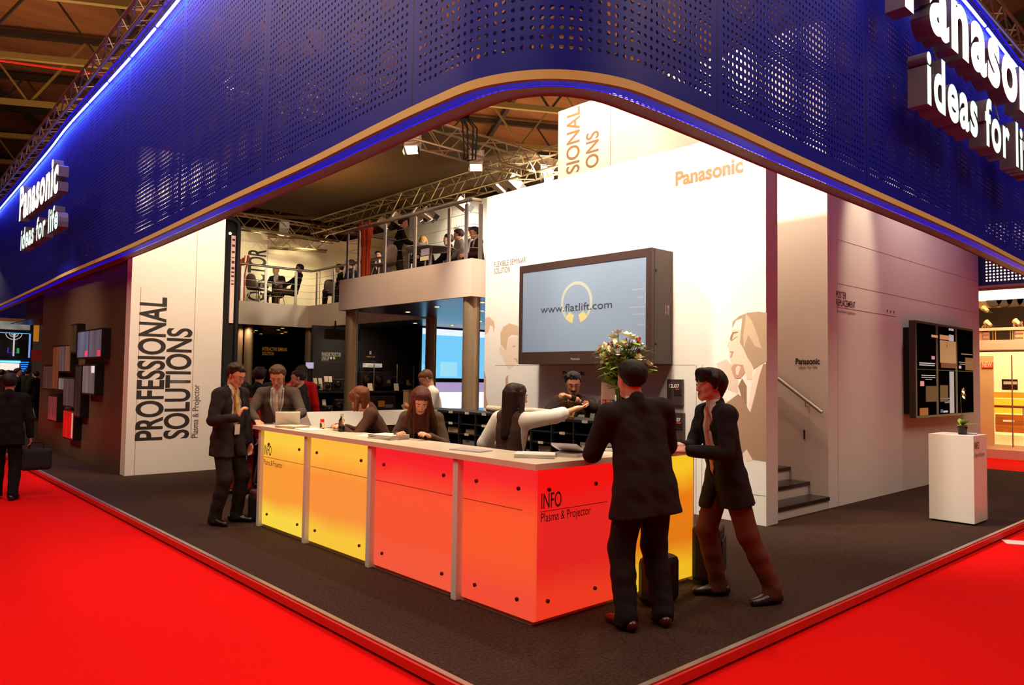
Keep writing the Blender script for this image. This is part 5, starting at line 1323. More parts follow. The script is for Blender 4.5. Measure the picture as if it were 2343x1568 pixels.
tvs = thing('small_screen', 'small lilac picture screen on the wall at the far end of the shelves', 'screen', (9.2, 17.9, 1.75)); MB().box(9.08, 17.93, 1.74, 9.33, 17.99, 1.93).build('frame', black, tvs); MB().box(9.18, 17.94, 1.18, 9.23, 17.98, 1.75).build('stand', black, tvs); MB().box(9.095, 17.925, 1.755, 9.315, 17.931, 1.915).build('screen', mat('lilac_screen', (176, 168, 206), .4, emit=.7), tvs)
bgb = thing('plinth_block', 'plain beige plinth standing before the projector shelf', 'plinth', (11.7, 16.9, 0)); MB().box(11.5, 16.75, 0, 11.9, 16.98, 1.2).build('body', mat('beige_block', (196, 156, 112), .6), bgb); MB().box(11.48, 16.73, 1.2, 11.92, 17.0, 1.215).build('top', mat('beige_block2', (170, 132, 92), .6), bgb)
ssc = thing('projection_screen', 'huge pale blue glowing projection screen under the gallery', 'screen', (12.9, 16.0, 0))
sx0, sx1 = 11.37, 15.2
MB().box(sx0, 16.0, 0, sx1, 16.08, 2.9).build('surround', blackm, ssc)
sb = mat('screen_sky', (136, 214, 250), .4, emit=.98, emcol=(120, 206, 252))
MB().box(sx0+.02, 15.985, 1.55, sx1-.1, 16.0, 2.86).build('upper_screen', sb, ssc)
MB().box(sx0+.02, 15.985, .35, sx1-.1, 16.0, 1.44).build('lower_screen_glow', mat('reflect_white', (236, 236, 250), .4, emit=1.25, emcol=(232, 232, 255)), ssc)  # white and purple reflections below the screen, painted as glowing sheets and bands
MB().box(sx0+.02, 15.98, 1.18, sx1-.1, 15.986, 1.44).build('screen_band', mat('reflect_lilac', (196, 178, 226), .4, emit=.7), ssc)
MB().box(sx0+.02, 15.98, .6, sx1-.1, 15.986, .74).build('screen_band', mat('reflect_azure', (110, 180, 226), .4, emit=.8), ssc)
MB().box(sx0+.02, 15.98, 2.70, sx1-.1, 15.986, 2.86).build('screen_band', mat('screen_pale', (226, 236, 255), .4, emit=1.1), ssc)
MB().box(12.0, 15.98, 1.60, 12.55, 15.986, 1.98).build('screen_window', mat('screen_window', (160, 226, 250), .4, emit=.95), ssc)
for k in range(6): MB().box(sx0+.1, 15.98, 2.58-k*.11, sx0+.26, 15.986, 2.60-k*.11).build('screen_menu', mat('screen_menu', (206, 232, 250), .4, emit=1.0), ssc)
MB().box(sx0+.02, 15.982, 1.9, sx0+.34, 15.985, 2.7).build('screen_band', mat('screen_side', (110, 190, 240), .4, emit=.9), ssc)
structure('wall_side', MB().box(16.2, 9.2, 0, 16.3, 25, 3.5), nearblack, 'dark closing wall under the gallery', 'wall')
bk = thing('hanging_monitor', 'black monitor hanging under the gallery ceiling before the projector wall', 'monitor', (10, 15.5, 2.6)); a0, a1 = hit(745, 752, 1, 16.2), hit(792, 778, 1, 16.2)
MB().box(a0.x, 16.2, a1.z, a1.x+.4, 16.28, a0.z, bev=.008).build('screen_housing', black, bk); MB().tube([((a0.x+a1.x)/2, 16.24, a0.z), ((a0.x+a1.x)/2, 16.24, 2.91)], .02, 8).build('hanger', black, bk)

# ------------------------------------------------------------------ display cluster on the dark wall
DS = [(13.16, 14.74, 1.82, 2.31, .30, ((108, 104, 124), (94, 98, 132)), 2), (13.48, 14.28, 1.22, 1.73, .25, ((116, 106, 112),), 1), (14.82, 15.28, 1.92, 2.45, .28, ((60, 44, 30),), 1), (15.21, 16.12, 1.58, 2.09, .25, ((112, 80, 66), (90, 74, 84)), 2),
      (16.12, 16.64, 1.24, 2.09, .24, ((120, 66, 40),), 1), (16.61, 17.46, 1.23, 1.72, .22, ((92, 64, 60),), 1), (14.82, 15.65, .96, 1.50, .24, ((84, 66, 72),), 1), (15.65, 16.08, 1.24, 1.50, .22, ((120, 116, 116),), 1),
      (16.13, 16.89, .64, 1.14, .20, ((130, 60, 66),), 1), (14.79, 15.58, .39, .92, .26, ((196, 26, 22),), 1), (14.36, 14.79, .82, 1.72, .28, ((52, 36, 38),), 1)]
LB = ['two-part display topmost in the cluster on the dark wall', 'single display below the topmost pair on the dark wall', 'dark narrow display above the cluster, beside the topmost pair', 'brownish two-part display left of the topmost pair', 'tall orange-brown upright display in the cluster', 'small display at the far end of the cluster', 'dim display in the middle of the cluster',
      'tiny pale display tucked between two larger ones in the cluster', 'reddish display low at the far end of the cluster', 'bright red display lowest in the cluster', 'tall dark display between the middle and the single display of the cluster']
for (ya, yb, za, zb, d, cols, n), lab in zip(DS, LB):
    xf = 3.27; k_ = xf/3.15; ya, yb, za, zb = ya*k_, yb*k_, 1.63+(za-1.63)*k_, 1.63+(zb-1.63)*k_
    r = thing('wall_display', lab, 'display', (3.41, (ya+yb)/2, za))
    MB().box(xf+.004, ya, za, 3.409, yb, zb, bev=.004).build('housing', black, r)
    for i in range(n):
        y0_, y1_ = ya+(yb-ya)*i/n+.025, ya+(yb-ya)*(i+1)/n-.025
        c = cols[i % len(cols)]
        s_ = MB().box(xf-.002, y0_, za+.03, xf+.005, y1_, zb-.03).build('screen', mat('ds_%d_%d_%d' % c, c, .12, emit=.35, var=.35, scale=6, stretch=(1, 1, .12)), r)
        if lab.startswith('two-part'): MB().box(xf-.004, y0_+.02, za+.04, xf-.001, y0_+.2, za+.14).build('screen_badge', mat('badge_pink', (226, 60, 100) if i == 0 else (230, 205, 210), .4, emit=.6), s_)
        if lab.startswith('single'): MB().box(xf-.004, y0_, zb-.15, xf-.001, y0_+.2, zb-.03).build('screen_badge', mat('badge_white', (226, 220, 224), .4, emit=.6), s_)
        if 'bright red' in lab: MB().box(xf-.004, y0_, za+.05, xf-.001, y0_+.1, zb-.05).build('screen_badge', mat('badge_pale', (206, 160, 156), .4, emit=.4), s_)

# ------------------------------------------------------------------ neighbouring stands far away
fb_ = thing('far_stand', 'distant stand with stacked bright screens across the aisle', 'stand', (2.5, 31.5, 0), kind='structure')
MB().box(-1.5, 32.0, -.08, 5.4, 32.2, 4.6).build('back_wall', blackm, fb_)
P = lambda px, py: hit(px, py, 1, 31.9)
def frect(name, a, b, c, d, m, dy=0):
    p, q = P(a, b), P(c, d); return MB().box(p.x, 31.86-dy, q.z, q.x, 31.92-dy, p.z).build(name, m, fb_)
frect('upper_screen', 0, 734, 68, 756, mat('far_grey', (130, 136, 132), .4, emit=.5, var=.5, scale=2)); frect('middle_screen', 0, 763, 68, 819, mat('far_black', (10, 8, 14), .3))
frect('light_line', 0, 761, 68, 764.5, mat('far_cyan', (150, 220, 255), .4, emit=1.5, emcol=(90, 190, 255)), .03); frect('lower_line', 0, 825, 46, 831, MATS['far_cyan'], .03); frect('lower_screen_glow', 0, 831, 43, 848, mat('far_white', (226, 220, 216), .4, emit=.9), .02)
frect('screen_frame_line', 66, 764, 67.5, 819, mat('far_blue', (110, 150, 226), .4, emit=.8), .04); frect('screen_cross_line', 30.5, 764, 31.5, 815, mat('far_pale', (190, 190, 200), .4, emit=.7), .04)
for r_ in (18.5, 10, 5):
    pc = P(31, 764); k = P(32, 764).x-P(31, 764).x
    MB().tube([(pc.x+k*r_*math.cos(a_), 31.82, pc.z-k*r_*.85*math.sin(a_)) for a_ in np.linspace(0, PI, 15)], .012, 5).build('screen_ring', MATS['far_pale'], fb_)
frect('screen_box', 17, 796, 18, 808, mat('far_blue2', (60, 60, 220), .4, emit=.8), .04); frect('screen_box', 17, 807, 38, 808, MATS['far_blue2'], .04); frect('screen_bars', 38, 797, 43, 809, mat('far_green', (40, 150, 80), .4, emit=.7), .04)
for i in range(5): frect('blue_lamp_row', 46+i*.6, 828+i*5, 65-i*1.4, 830.5+i*5, mat('lamp_blue', (30, 130, 255), .4, emit=1.6, emcol=(20, 120, 255)), .03)
frect('orange_panel', 78, 738, 88, 782, mat('far_amber', (190, 120, 30), .5, emit=.5)); frect('red_panel', 72, 800, 95, 828, mat('far_red', (110, 16, 8), .5, emit=.2))
fc = thing('far_counter', 'cream reception counter of the distant stand', 'counter', (3, 27.5, -.08)); ca, cb2 = hit(40, 925, 1, 29.5), hit(92, 1000, 1, 29.5)
MB().box(ca.x-3, 29.5, -.08, cb2.x+.05, 30.1, .80).build('body', mat('far_cream', (206, 180, 140), .6), fc); MB().box(ca.x-3, 29.45, .80, cb2.x+.1, 30.15, .86).build('top', mat('far_top', (220, 205, 175), .4), fc)
for i in range(3): MB().lathe([(.05, 0), (.02, .14), (.06, .26)], (cb2.x-.4-i*.5, 29.7, .86), 10).build('lamp', mat('far_lamp', (255, 236, 200), .4, emit=2.5), fc)

kb = thing('kitchen_stand', 'neighbouring stand with a glowing amber kitchen display behind glass', 'stand', (20, 5.5, 0), kind='structure')
KX = 19.8
Q = lambda px, py, dx=0: hit(px, py, 0, KX+dx)
def krect(name, a, b, c, d, m, dx=0, th=.04):
    p, q = Q(a, b, dx), Q(c, d, dx); return MB().box(KX+dx, p.y, q.z, KX+dx+th, q.y, p.z).build(name, m, kb)
MB().box(KX-.15, 1.0, -.08, KX+6, 9, .12).build('plinth', mat('kitchen_plinth', (206, 150, 130), .6), kb); MB().box(KX-.10, 1.0, -.08, KX-.05, 9, -.0).build('plinth_base', mat('plinth_dark', (50, 20, 20), .6), kb)
wz = Q(2290, 800).z
MB().box(KX, 1.0, wz, KX+.5, 9, wz+.22).build('floor_beam', mat('beam_cream', (206, 170, 140), .6), kb)
krect('front_panel', 2225, 815, 2275, 1021, mat('kitchen_cream', (222, 180, 116), .6)); sg_ = krect('sign_plate', 2246, 829, 2272, 842, mat('sign_red', (214, 66, 30), .5, emit=.3), -.03)
pn = Q(2248, 840, -.03); lettering('sign_lettering', 'NEW', (KX-.03, pn.y, pn.z), XW, YW, .12, (Q(2248, 840).y-Q(2270, 840).y), mat('sign_pale', (240, 180, 130), .5, emit=.4), kb, .02)
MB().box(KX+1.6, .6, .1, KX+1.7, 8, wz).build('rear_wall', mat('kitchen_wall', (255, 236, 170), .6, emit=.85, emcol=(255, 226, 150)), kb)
krect('amber_band', 2274, 897, 2343, 912, mat('kitchen_amber', (236, 160, 40), .5, emit=.75, emcol=(240, 150, 30)), 1.5); krect('amber_splashback', 2274, 912, 2343, 948, mat('kitchen_glow', (255, 196, 50), .5, emit=.9, emcol=(255, 190, 40)), 1.5)
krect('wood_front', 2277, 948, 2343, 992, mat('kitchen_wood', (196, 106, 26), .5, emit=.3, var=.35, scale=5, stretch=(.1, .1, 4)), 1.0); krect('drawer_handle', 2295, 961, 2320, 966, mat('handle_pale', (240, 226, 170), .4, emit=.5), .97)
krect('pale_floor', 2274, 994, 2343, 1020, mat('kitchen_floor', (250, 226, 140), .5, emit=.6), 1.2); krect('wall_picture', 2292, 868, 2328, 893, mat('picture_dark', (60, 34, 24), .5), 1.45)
krect('picture_mat', 2296, 873, 2326, 880, mat('picture_pale', (226, 200, 150), .5, emit=.4), 1.43)
for i in range(3): MB().lathe([(.06, 0), (.06, .2), (.03, .22), (.03, .3)], (KX+1.2, 4.9-i*.35, Q(2283, 948, 1.2).z), 12).build('jar', mat('jar_%d' % i, ((210, 200, 190), (150, 180, 90), (220, 150, 60))[i], .4), kb)
krect('glass_mullion', 2313, 813, 2318, 1024, mat('mullion', (120, 70, 66), .5), -.04, .06); 
MB().tube([(KX+.9, Q(2313, 930, .9).y+.5, Q(2313, 931, .9).z), (KX+.9, Q(2313, 930, .9).y-.4, Q(2313, 931, .9).z)], .03, 8).build('tap', mat('tap_red', (150, 40, 16), .4), kb)
uz = wz+.22
krect('balcony_panel', 2240, 753, 2264, 798, mat('balcony_brown', (170, 118, 88), .6), .05); krect('balcony_panel', 2320, 753, 2360, 798, mat('balcony_cream', (232, 170, 116), .6), .05)
pm = Q(2255, 796, .05); lettering('balcony_lettering', 'oma', (KX+.05, Q(2262, 790, .05).y, pm.z), YW, Vector((0, 1, 0)), .2, .55, mat('oma_dark', (130, 86, 66), .6), kb, .01)
pm = Q(2330, 796, .05); lettering('balcony_lettering', 'oma', (KX+.05, Q(2341, 790, .05).y, pm.z), YW, Vector((0, 1, 0)), .28, .6, MATS['oma_dark'], kb, .01)
krect('balcony_low_panel', 2264, 785, 2320, 798, mat('balcony_olive', (150, 120, 70), .6), .06); krect('balcony_rail', 2235, 751.5, 2360, 754, mat('rail_pale', (226, 170, 130), .5), .0)
for px in (2271, 2277, 2311, 2316): krect('rail_post', px, 755, px+1.2, 798, mat('post_gold', (206, 170, 90), .4), .03)
MB().box(KX+3.0, 0, wz, KX+3.1, 9, 7).build('dark_rear_wall', mat('kitchen_rear', (70, 46, 20), .8, emit=.05), kb)
krect('light_band', 2236, 668, 2360, 681, mat('band_white', (255, 250, 226), .5, emit=2.2, emcol=(255, 246, 214)), 1.0, .3)
krect('added_glow_panel', 2215, 520, 2365, 667, mat('backing_glow', (236, 226, 214), .5, emit=.9), .95, .03)  # added glowing panel, shows white through the holes of the fascia return
krect('upper_beam', 2236, 681, 2360, 700, mat('upper_beam', (150, 110, 50), .6), 1.2)
for i in range(4):
    c = Q(2275+i*24, 686, 1.15); MB().tube([(KX+1.12, c.y, c.z), (KX+1.2, c.y, c.z)], .17, 20).build('round_opening', mat('opening_dark', (56, 36, 14), .7), kb)
def floodlamp(lab, px, py, dx):
    c = Q(px, py, dx); r = thing('floodlight', lab, 'lamp', (c.x, c.y, c.z))
    r.scale = (.5, .5, .5); MB().lathe([(.09, -.16), (.13, .1), (.14, .14)], (0, 0, 0), 16).build('housing', mat('flood_cream', (226, 186, 120), .4, .3), r, world=False); r.rotation_euler = (0, .9, 1.2)
    MB().lathe([(.001, .145), (.125, .145)], (0, 0, 0), 16, False).build('lens', mat('flood_lens', (255, 240, 200), .3, emit=2), r, world=False)
    MB().tube([(0, -.15, 0), (0, -.15, -.3), (0, .15, -.3), (0, .15, 0)], .015, 6).build('yoke', black, r, world=False)
floodlamp('cream floodlight tilted on the neighbouring balcony rail', 2327, 738, .1); floodlamp('round cream floodlight on the end of the neighbouring balcony rail', 2261, 741, .1); floodlamp('small green tinted lamp above the neighbouring balcony', 2254, 708, .6)
# ------------------------------------------------------------------ people
RED = None
# 1 man at the far end of the counter
person('man in dark suit and yellow tie with raised hand at the far counter end', (3.20, 8.08, 0), -62, 1.745,
       dict(lean=4, hyaw=4, hpitch=-22, rh=(.17, .27, 1.15), rpole=(.5, -.5, -.8), rdir=(-.3, .25, .9), rpalm=(-.7, .6, .1), rcurl=.6, lh=(-.20, .12, .86), lf=(-.12, .05), rf=(.12, -.03)),
       dict(col=(44, 36, 34), tie=(214, 170, 70), legs=(40, 34, 33), hair='short', haircol=(52, 28, 16), glasses=True, lanyard=(120, 90, 60), skin=(206, 128, 92), shirt=(240, 226, 205), v=.02, hem=.20), 1.)
# 2 man typing
person('man in grey suit and pale tie typing on the open silver laptop', (3.90, 8.34, 0), 236, 1.745,
       dict(lean=9, hpitch=-26, hyaw=0, lh=(-.20, .46, 1.10), rh=(.16, .46, 1.10), lpole=(-.8, -.5, -.4), rpole=(.8, -.5, -.4), lpalm=(0, .2, -1), rpalm=(0, .2, -1)),
       dict(col=(92, 76, 64), tie=(226, 206, 180), shirt=(246, 236, 222), hair='short', haircol=(92, 56, 34), lanyard=(60, 40, 36), skin=(214, 142, 104), v=.12), 1.)
# 3 man with hand on mouth
person('man in dark suit with red tie resting his hand on his mouth', (4.98, 9.78, 0), 152, 1.70,
       dict(lean=8, hpitch=-8, rh=(.02, .27, 1.36), rpole=(.5, .1, -1), rdir=(-.15, -.1, 1), rpalm=(-.5, -.8, 0), rcurl=.9),
       dict(col=(34, 30, 36), tie=(190, 50, 30), badge=True, hair='crop', haircol=(40, 24, 18), skin=(206, 134, 100), v=.12), 1.2)
person('person in bright red top standing behind the man with red tie', (5.62, 11.25, 0), 40, 1.77, dict(lean=4, hyaw=-20), dict(top='sweater', col=(206, 20, 22), hair='short', haircol=(36, 20, 14), skin=(196, 120, 88)), 1.5)
person('person with curly fair hair deep in the dark space under the gallery', (5.72, 12.2, 0), 160, 1.70, dict(lean=3, hpitch=-8), dict(col=(40, 28, 24), hair='bob', haircol=(150, 84, 40), female=True, inner='none', bare=True, skin=(220, 150, 100)), 1.6)
person('dark haired man in black jacket turned away behind the man with glasses', (4.50, 10.35, 0), 30, 1.72, dict(lean=5, hyaw=-30), dict(col=(26, 22, 22), hair='short', haircol=(30, 18, 14), skin=(190, 120, 90)), 1.5)
person('person in dark red dress behind the man with glasses', (4.12, 9.95, 0), 70, 1.52, dict(lean=2), dict(top='sweater', col=(150, 18, 20), legs=(130, 16, 18), hair='short', haircol=(30, 16, 12), hem=.35, skin=(190, 120, 90)), 1.5)
person('man in dark clothes facing the projector shelves', (6.2, 13.4, 0), 60, 1.72, dict(), dict(col=(30, 24, 24), hair='short', haircol=(40, 24, 16)), 1.7)
# 5 woman with bob
person('woman with bobbed brown hair in brown blazer bending over the counter', (4.22, 6.42, 0), 146, 1.60,
       dict(lean=30, hpitch=-38, hyaw=-4, lh=(-.10, .50, 1.09), rh=(.10, .52, 1.10), lpole=(-.7, -.5, -.5), rpole=(.7, -.5, -.5), lpalm=(.4, 0, -1), rpalm=(-.4, 0, -1), rcurl=.8, lcurl=.8),
       dict(col=(84, 50, 38), hair='bob', haircol=(112, 58, 26), female=True, inner='top', bare=True, skin=(224, 156, 118), v=.14), 1.)
# 6 woman with long hair
person('woman with long auburn hair in brown blazer reading on the counter', (4.13, 5.72, 0), 222, 1.60,
       dict(lean=26, hpitch=-34, hyaw=-16, htilt=4, lh=(-.14, .44, 1.09), rh=(.16, .42, 1.09), lpole=(-.45, -.8, -.4), rpole=(.45, -.8, -.4), lpalm=(.4, 0, -1), rpalm=(-.4, 0, -1)),
       dict(col=(88, 68, 52), hair='long', haircol=(92, 36, 20), female=True, inner='top', bare=True, skin=(226, 156, 120), v=.14), 1.)
# 7 man in white shirt
person('man in white short sleeved shirt looking down by the blue screen', (6.42, 8.62, 0), 152, 1.74,
       dict(lean=10, hpitch=-36, lh=(-.06, .34, 1.16), rh=(.12, .36, 1.14), lpole=(-.5, -.6, -.6), lpalm=(0, 0, 1), rpalm=(0, 0, 1)),
       dict(top='shirt', col=(244, 232, 212), sleeve='short', hair='crop', haircol=(104, 62, 40), legs=(40, 34, 36), skin=(206, 128, 92)), 1.1)
# 8 woman with vest
person('woman with long dark hair in vest and white shirt reaching out her arm', (4.30, 4.72, 0), 10, 1.58,
       dict(lean=3, hyaw=28, hpitch=-4, rh=(.42, .46, 1.37), rpole=(.3, -.2, -1), rdir=(.25, .9, .1), rpalm=(-.2, .2, 1), lh=(-.22, .20, .98), rcurl=.9),
       dict(top='vest', col=(74, 52, 46), shirt=(240, 232, 222), hair='long', haircol=(44, 22, 16), female=True, skin=(224, 158, 120), legs=(50, 38, 34), v=.25), 1.)
# 9 bearded man
person('dark haired man with glasses and moustache in black suit behind the cabinet', (5.84, 5.44, 0), 226, 1.70,
       dict(lean=4, hpitch=-14, lh=(.03, .34, 1.42), lpole=(-1, .2, -.5), ldir=(.8, .3, .35), lpalm=(.3, -.2, -1), rh=(.08, .30, 1.36), rpole=(.8, .2, -.6), lcurl=.9, rcurl=.9),
       dict(col=(46, 34, 30), shirt=(36, 28, 26), hair='short', haircol=(26, 16, 14), glasses=True, beard=True, badge=True, skin=(200, 126, 92), v=.30, inner='shirt'), 1.)
person('grey haired man mostly hidden behind the vase and the lettered card', (6.15, 5.02, 0), 222, 1.73, dict(lean=3, hpitch=-10), dict(col=(96, 78, 70), hair='short', haircol=(104, 84, 70), skin=(206, 132, 98)), 1.3)
# 11 man with back turned
person('broad man in black suit seen from behind leaning on the counter', (4.01, 3.075, 0), 66, 1.765,
       dict(lean=7, side=-5, hyaw=-6, hpitch=-4, lh=(-.20, .40, 1.11), rh=(.20, .40, 1.11), lpole=(-.55, -.5, -.8), rpole=(.55, -.5, -.8), lpalm=(.5, 0, -1), rpalm=(-.5, 0, -1), lf=(-.14, -.02), rf=(.14, .0)),
       dict(col=(38, 28, 26), legs=(34, 26, 26), shoe=(70, 20, 16), hair='short', haircol=(20, 13, 13), skin=(198, 110, 84), fat=1.12, hem=.22, brows=False), .9)
# 12 young man
person('young man in dark jacket, pink tie and brown trousers leaning on the counter end', (5.06, 3.02, 0), 150, 1.73,
       dict(lean=11, hpitch=3, hyaw=-6, pelf=.09, lh=(-.13, .45, 1.11), rh=(.06, .46, 1.12), lpole=(-.5, -.8, -.5), rpole=(.6, -.6, -.5), lpalm=(.6, 0, -1), rpalm=(-.6, 0, -1), lf=(-.17, -.20), rf=(.10, .10)),
       dict(col=(34, 26, 26), legs=(96, 52, 34), shoe=(44, 32, 40), tie=(206, 126, 108), shirt=(238, 220, 214), badge=True, hair='fringe', haircol=(34, 20, 16), skin=(206, 122, 92), hem=.23, v=-.02), .9)
# 13 passer-by
person('man in black suit walking away along the red aisle with a bag', (1.74, 11.75, -.08), 75, 1.66, dict(lean=3, lf=(-.10, .12), rf=(.10, -.10), rh=(.26, .08, .78)), dict(col=(16, 12, 14), legs=(14, 11, 13), hair='short', haircol=(20, 12, 10), skin=(150, 84, 62), brows=False), 1.2)
bg = thing('shoulder_bag', 'black bag carried by the man walking along the aisle', 'bag', (2.16, 11.6, .35))
MB().box(1.90, 11.68, .28, 2.26, 11.86, .56, bev=.04).build('bag_body', blackm, bg); MB().tube([(2.0, 11.77, .55), (2.0, 11.77, .62), (2.04, 11.77, .65), (2.12, 11.77, .65), (2.16, 11.77, .62), (2.16, 11.77, .55)], .012, 6).build('handle', blackm, bg)
# gallery people
def gp(lab, k, yaw, H, pose, wear, q=1.4, z=GN, dz=0.):
    x, y = SIT[k] if isinstance(k, str) else sit_at(*k); person(lab, (x, y, z+dz), yaw, H, pose, wear, q)
seated = dict(sit=.45, lf=(-.12, .45), rf=(.12, .45), lh=(-.12, .3, .62), rh=(.12, .3, .62))
gp('man in black suit standing beside the glass table on the near gallery', 'man', -30, 1.64, dict(lean=10, hpitch=-8, rh=(.10, .40, 1.02), lh=(-.2, .1, .85)), dict(col=(22, 17, 16), legs=(52, 42, 36), hair='short', haircol=(40, 22, 14), skin=(214, 130, 92)))
gp('blonde woman sitting at the glass table on the near gallery', 'blonde', 228, 1.66, dict(sit=.45, lf=(-.1, .42), rf=(.1, .42), lh=(-.12, .35, .76), rh=(.12, .35, .76), lean=6), dict(col=(60, 40, 34), hair='bob', haircol=(236, 176, 90), female=True, inner='top', bare=True, skin=(240, 180, 136)))
gp('man in dark suit sitting back at the glass table on the near gallery', 'dark', 135, 1.74, dict(seated, lean=-6, lf=(-.12, .5)), dict(col=(30, 22, 22), hair='short', haircol=(48, 28, 18), skin=(206, 132, 98)))
gp('man in grey suit sitting at the corner of the near gallery', 'grey', 125, 1.76, dict(seated, lean=4, hpitch=-6), dict(col=(122, 108, 104), legs=(100, 88, 84), hair='short', haircol=(58, 38, 28), skin=(214, 142, 106)))
gp('dark haired visitor with head turned sitting behind the man in grey suit', 'hind', 150, 1.74, dict(seated, sit=.60), dict(col=(106, 96, 94), hair='short', haircol=(34, 22, 18), skin=(206, 136, 100)), 1.5)
gp('visitor in maroon top sitting next to the corner railing posts', 'maroon', 160, 1.66, dict(seated, sit=.38, lean=6, hpitch=-10), dict(col=(60, 32, 32), hair='short', haircol=(30, 18, 14), skin=(206, 130, 96)), 1.5)
gp('man in black leaning back on his chair on the far gallery', (674, 610, GF+1.27), 166, 1.80, dict(sit=.45, lf=(-.12, .55), rf=(.12, .45), lh=(-.12, .40, .62), rh=(.1, .4, .6), lean=-16, hpitch=-2), dict(top='sweater', col=(22, 18, 18), legs=(92, 66, 42), hair='short', haircol=(18, 13, 12), skin=(80, 50, 38), hem=.08), 1.6, GF)
gp('fair haired man in dark jacket at the far glass table', (638, 621, GF+1.22), 215, 1.76, dict(sit=.45, lf=(-.12, .42), rf=(.12, .42), lh=(-.2, .38, .76), rh=(.2, .38, .76), lean=12, hpitch=-20), dict(col=(50, 38, 36), hair='short', haircol=(220, 160, 76), skin=(236, 164, 118)), 1.6, GF)
gp('dark haired visitor sitting behind the far gallery railing', (781, 611, GF+1.27), 150, 1.76, dict(seated), dict(col=(22, 18, 20), hair='short', haircol=(26, 17, 15), skin=(206, 140, 104)), 1.6, GF)
gp('second visitor in black at the far gallery railing corner', (807, 601, GF+1.28), 120, 1.78, dict(seated), dict(col=(24, 19, 20), hair='short', haircol=(70, 40, 28), skin=(206, 130, 96)), 1.6, GF)
gp('visitor whose head shows just above the near gallery edge', (868, 585, GF+1.20), 225, 1.66, dict(seated, lean=8), dict(col=(60, 40, 34), hair='short', haircol=(46, 26, 18), skin=(226, 150, 110)), 1.6, GF)
# crowd at the distant stand
for lab, x, y, yaw, H, c, hc_ in (('visitor in orange-brown coat before the distant screens', hit(18, 850, 1, 28.6).x, 28.6, 60, 1.68, (150, 70, 34), (40, 24, 16)), ('man in black suit in profile before the distant screens', hit(38, 850, 1, 27.7).x, 27.7, -20, 1.75, (18, 14, 16), (36, 22, 16)),
                                  ('visitor in dark green by the blue lamp rows', hit(62, 850, 1, 28.9).x, 28.9, 60, 1.74, (34, 36, 28), (24, 18, 14)), ('visitor in black by the far cream counter', hit(84, 850, 1, 28.8).x, 28.8, 120, 1.66, (20, 14, 14), (30, 18, 14)),
                                  ('visitor in dark coat at the very edge of the distant stand', hit(3, 850, 1, 28.2).x, 28.2, 80, 1.7, (40, 14, 12), (24, 14, 12))):
    person(lab, (x, y, -.08), yaw, H, dict(lean=2), dict(col=c, hair='short', haircol=hc_, brows=False), 2.0, hq=.014)
# luggage on the floor
su = thing('suitcase', 'dark trolley suitcase standing by the brown trousered man', 'suitcase', (5.30, 3.42, 0), math.radians(25))
MB().box(-.17, -.11, .03, .15, .11, .46, bev=.03).build('case_body', mat('case_black', (40, 22, 18), .5), su, world=False); MB().box(-.13, -.125, .08, .13, -.108, .36, bev=.01).build('front_pocket', mat('case_pocket', (34, 20, 17), .6), su, world=False)
for x in (-.12, .12): MB().tube([(x, -.03, .03), (x, .03, .03)], .03, 10).build('wheel', black, su, world=False)
MB().tube([(-.06, .06, .5), (-.06, .06, .56), (.06, .06, .56), (.06, .06, .5)], .01, 8).build('handle', black, su, world=False)
b2 = thing('handbag', 'black handbag on the floor between the counter and the man with back turned', 'bag', (4.55, 3.34, 0))
MB().box(4.36, 3.25, 0, 4.68, 3.42, .34, bev=.05).build('bag_body', mat('bag_black', (22, 15, 14), .5), b2); MB().tube([(4.44, 3.33, .33), (4.46, 3.33, .46), (4.58, 3.33, .46), (4.60, 3.33, .33)], .012, 8).build('handle', blackm, b2)
b3 = thing('backpack', 'dark bag with brown flap behind the far end of the counter', 'bag', (3.58, 8.05, 0))
MB().box(3.45, 7.93, 0, 3.85, 8.12, .30, bev=.05).build('bag_body', blackm, b3); MB().box(3.46, 7.93, .22, 3.74, 8.10, .34, bev=.03).build('flap', mat('bag_brown', (96, 40, 24), .6), b3)
# ------------------------------------------------------------------ spotlights on the trusses and light
def lamp(kind, name, loc, power, col, target=None, size=.2, spot=60, blend=.3, shape=None, sy=None):
    d = bpy.data.lights.new(name, kind); d.energy = power; d.color = col
    if kind == 'SPOT': d.spot_size = math.radians(spot); d.spot_blend = blend; d.shadow_soft_size = size
    elif kind == 'AREA':
        d.size = size
        if sy: d.shape = 'RECTANGLE'; d.size_y = sy
    else: d.shadow_soft_size = size
    o = bpy.data.objects.new(name, d); COL.objects.link(o); o.location = loc
    if target is not None: o.rotation_euler = (Vector(target)-Vector(loc)).to_track_quat('-Z', 'Y').to_euler()
    return o
WARM = (1, .83, .56); WARMER = (1, .70, .42); PALE = (1, .91, .74)
lens = mat('spot_lens', (255, 244, 214), .3, emit=12, emcol=(255, 232, 186))
spot_m = mat('spot_housing', (226, 206, 184), .5, .1)
SG = 'spotlights hung from the silver trusses'
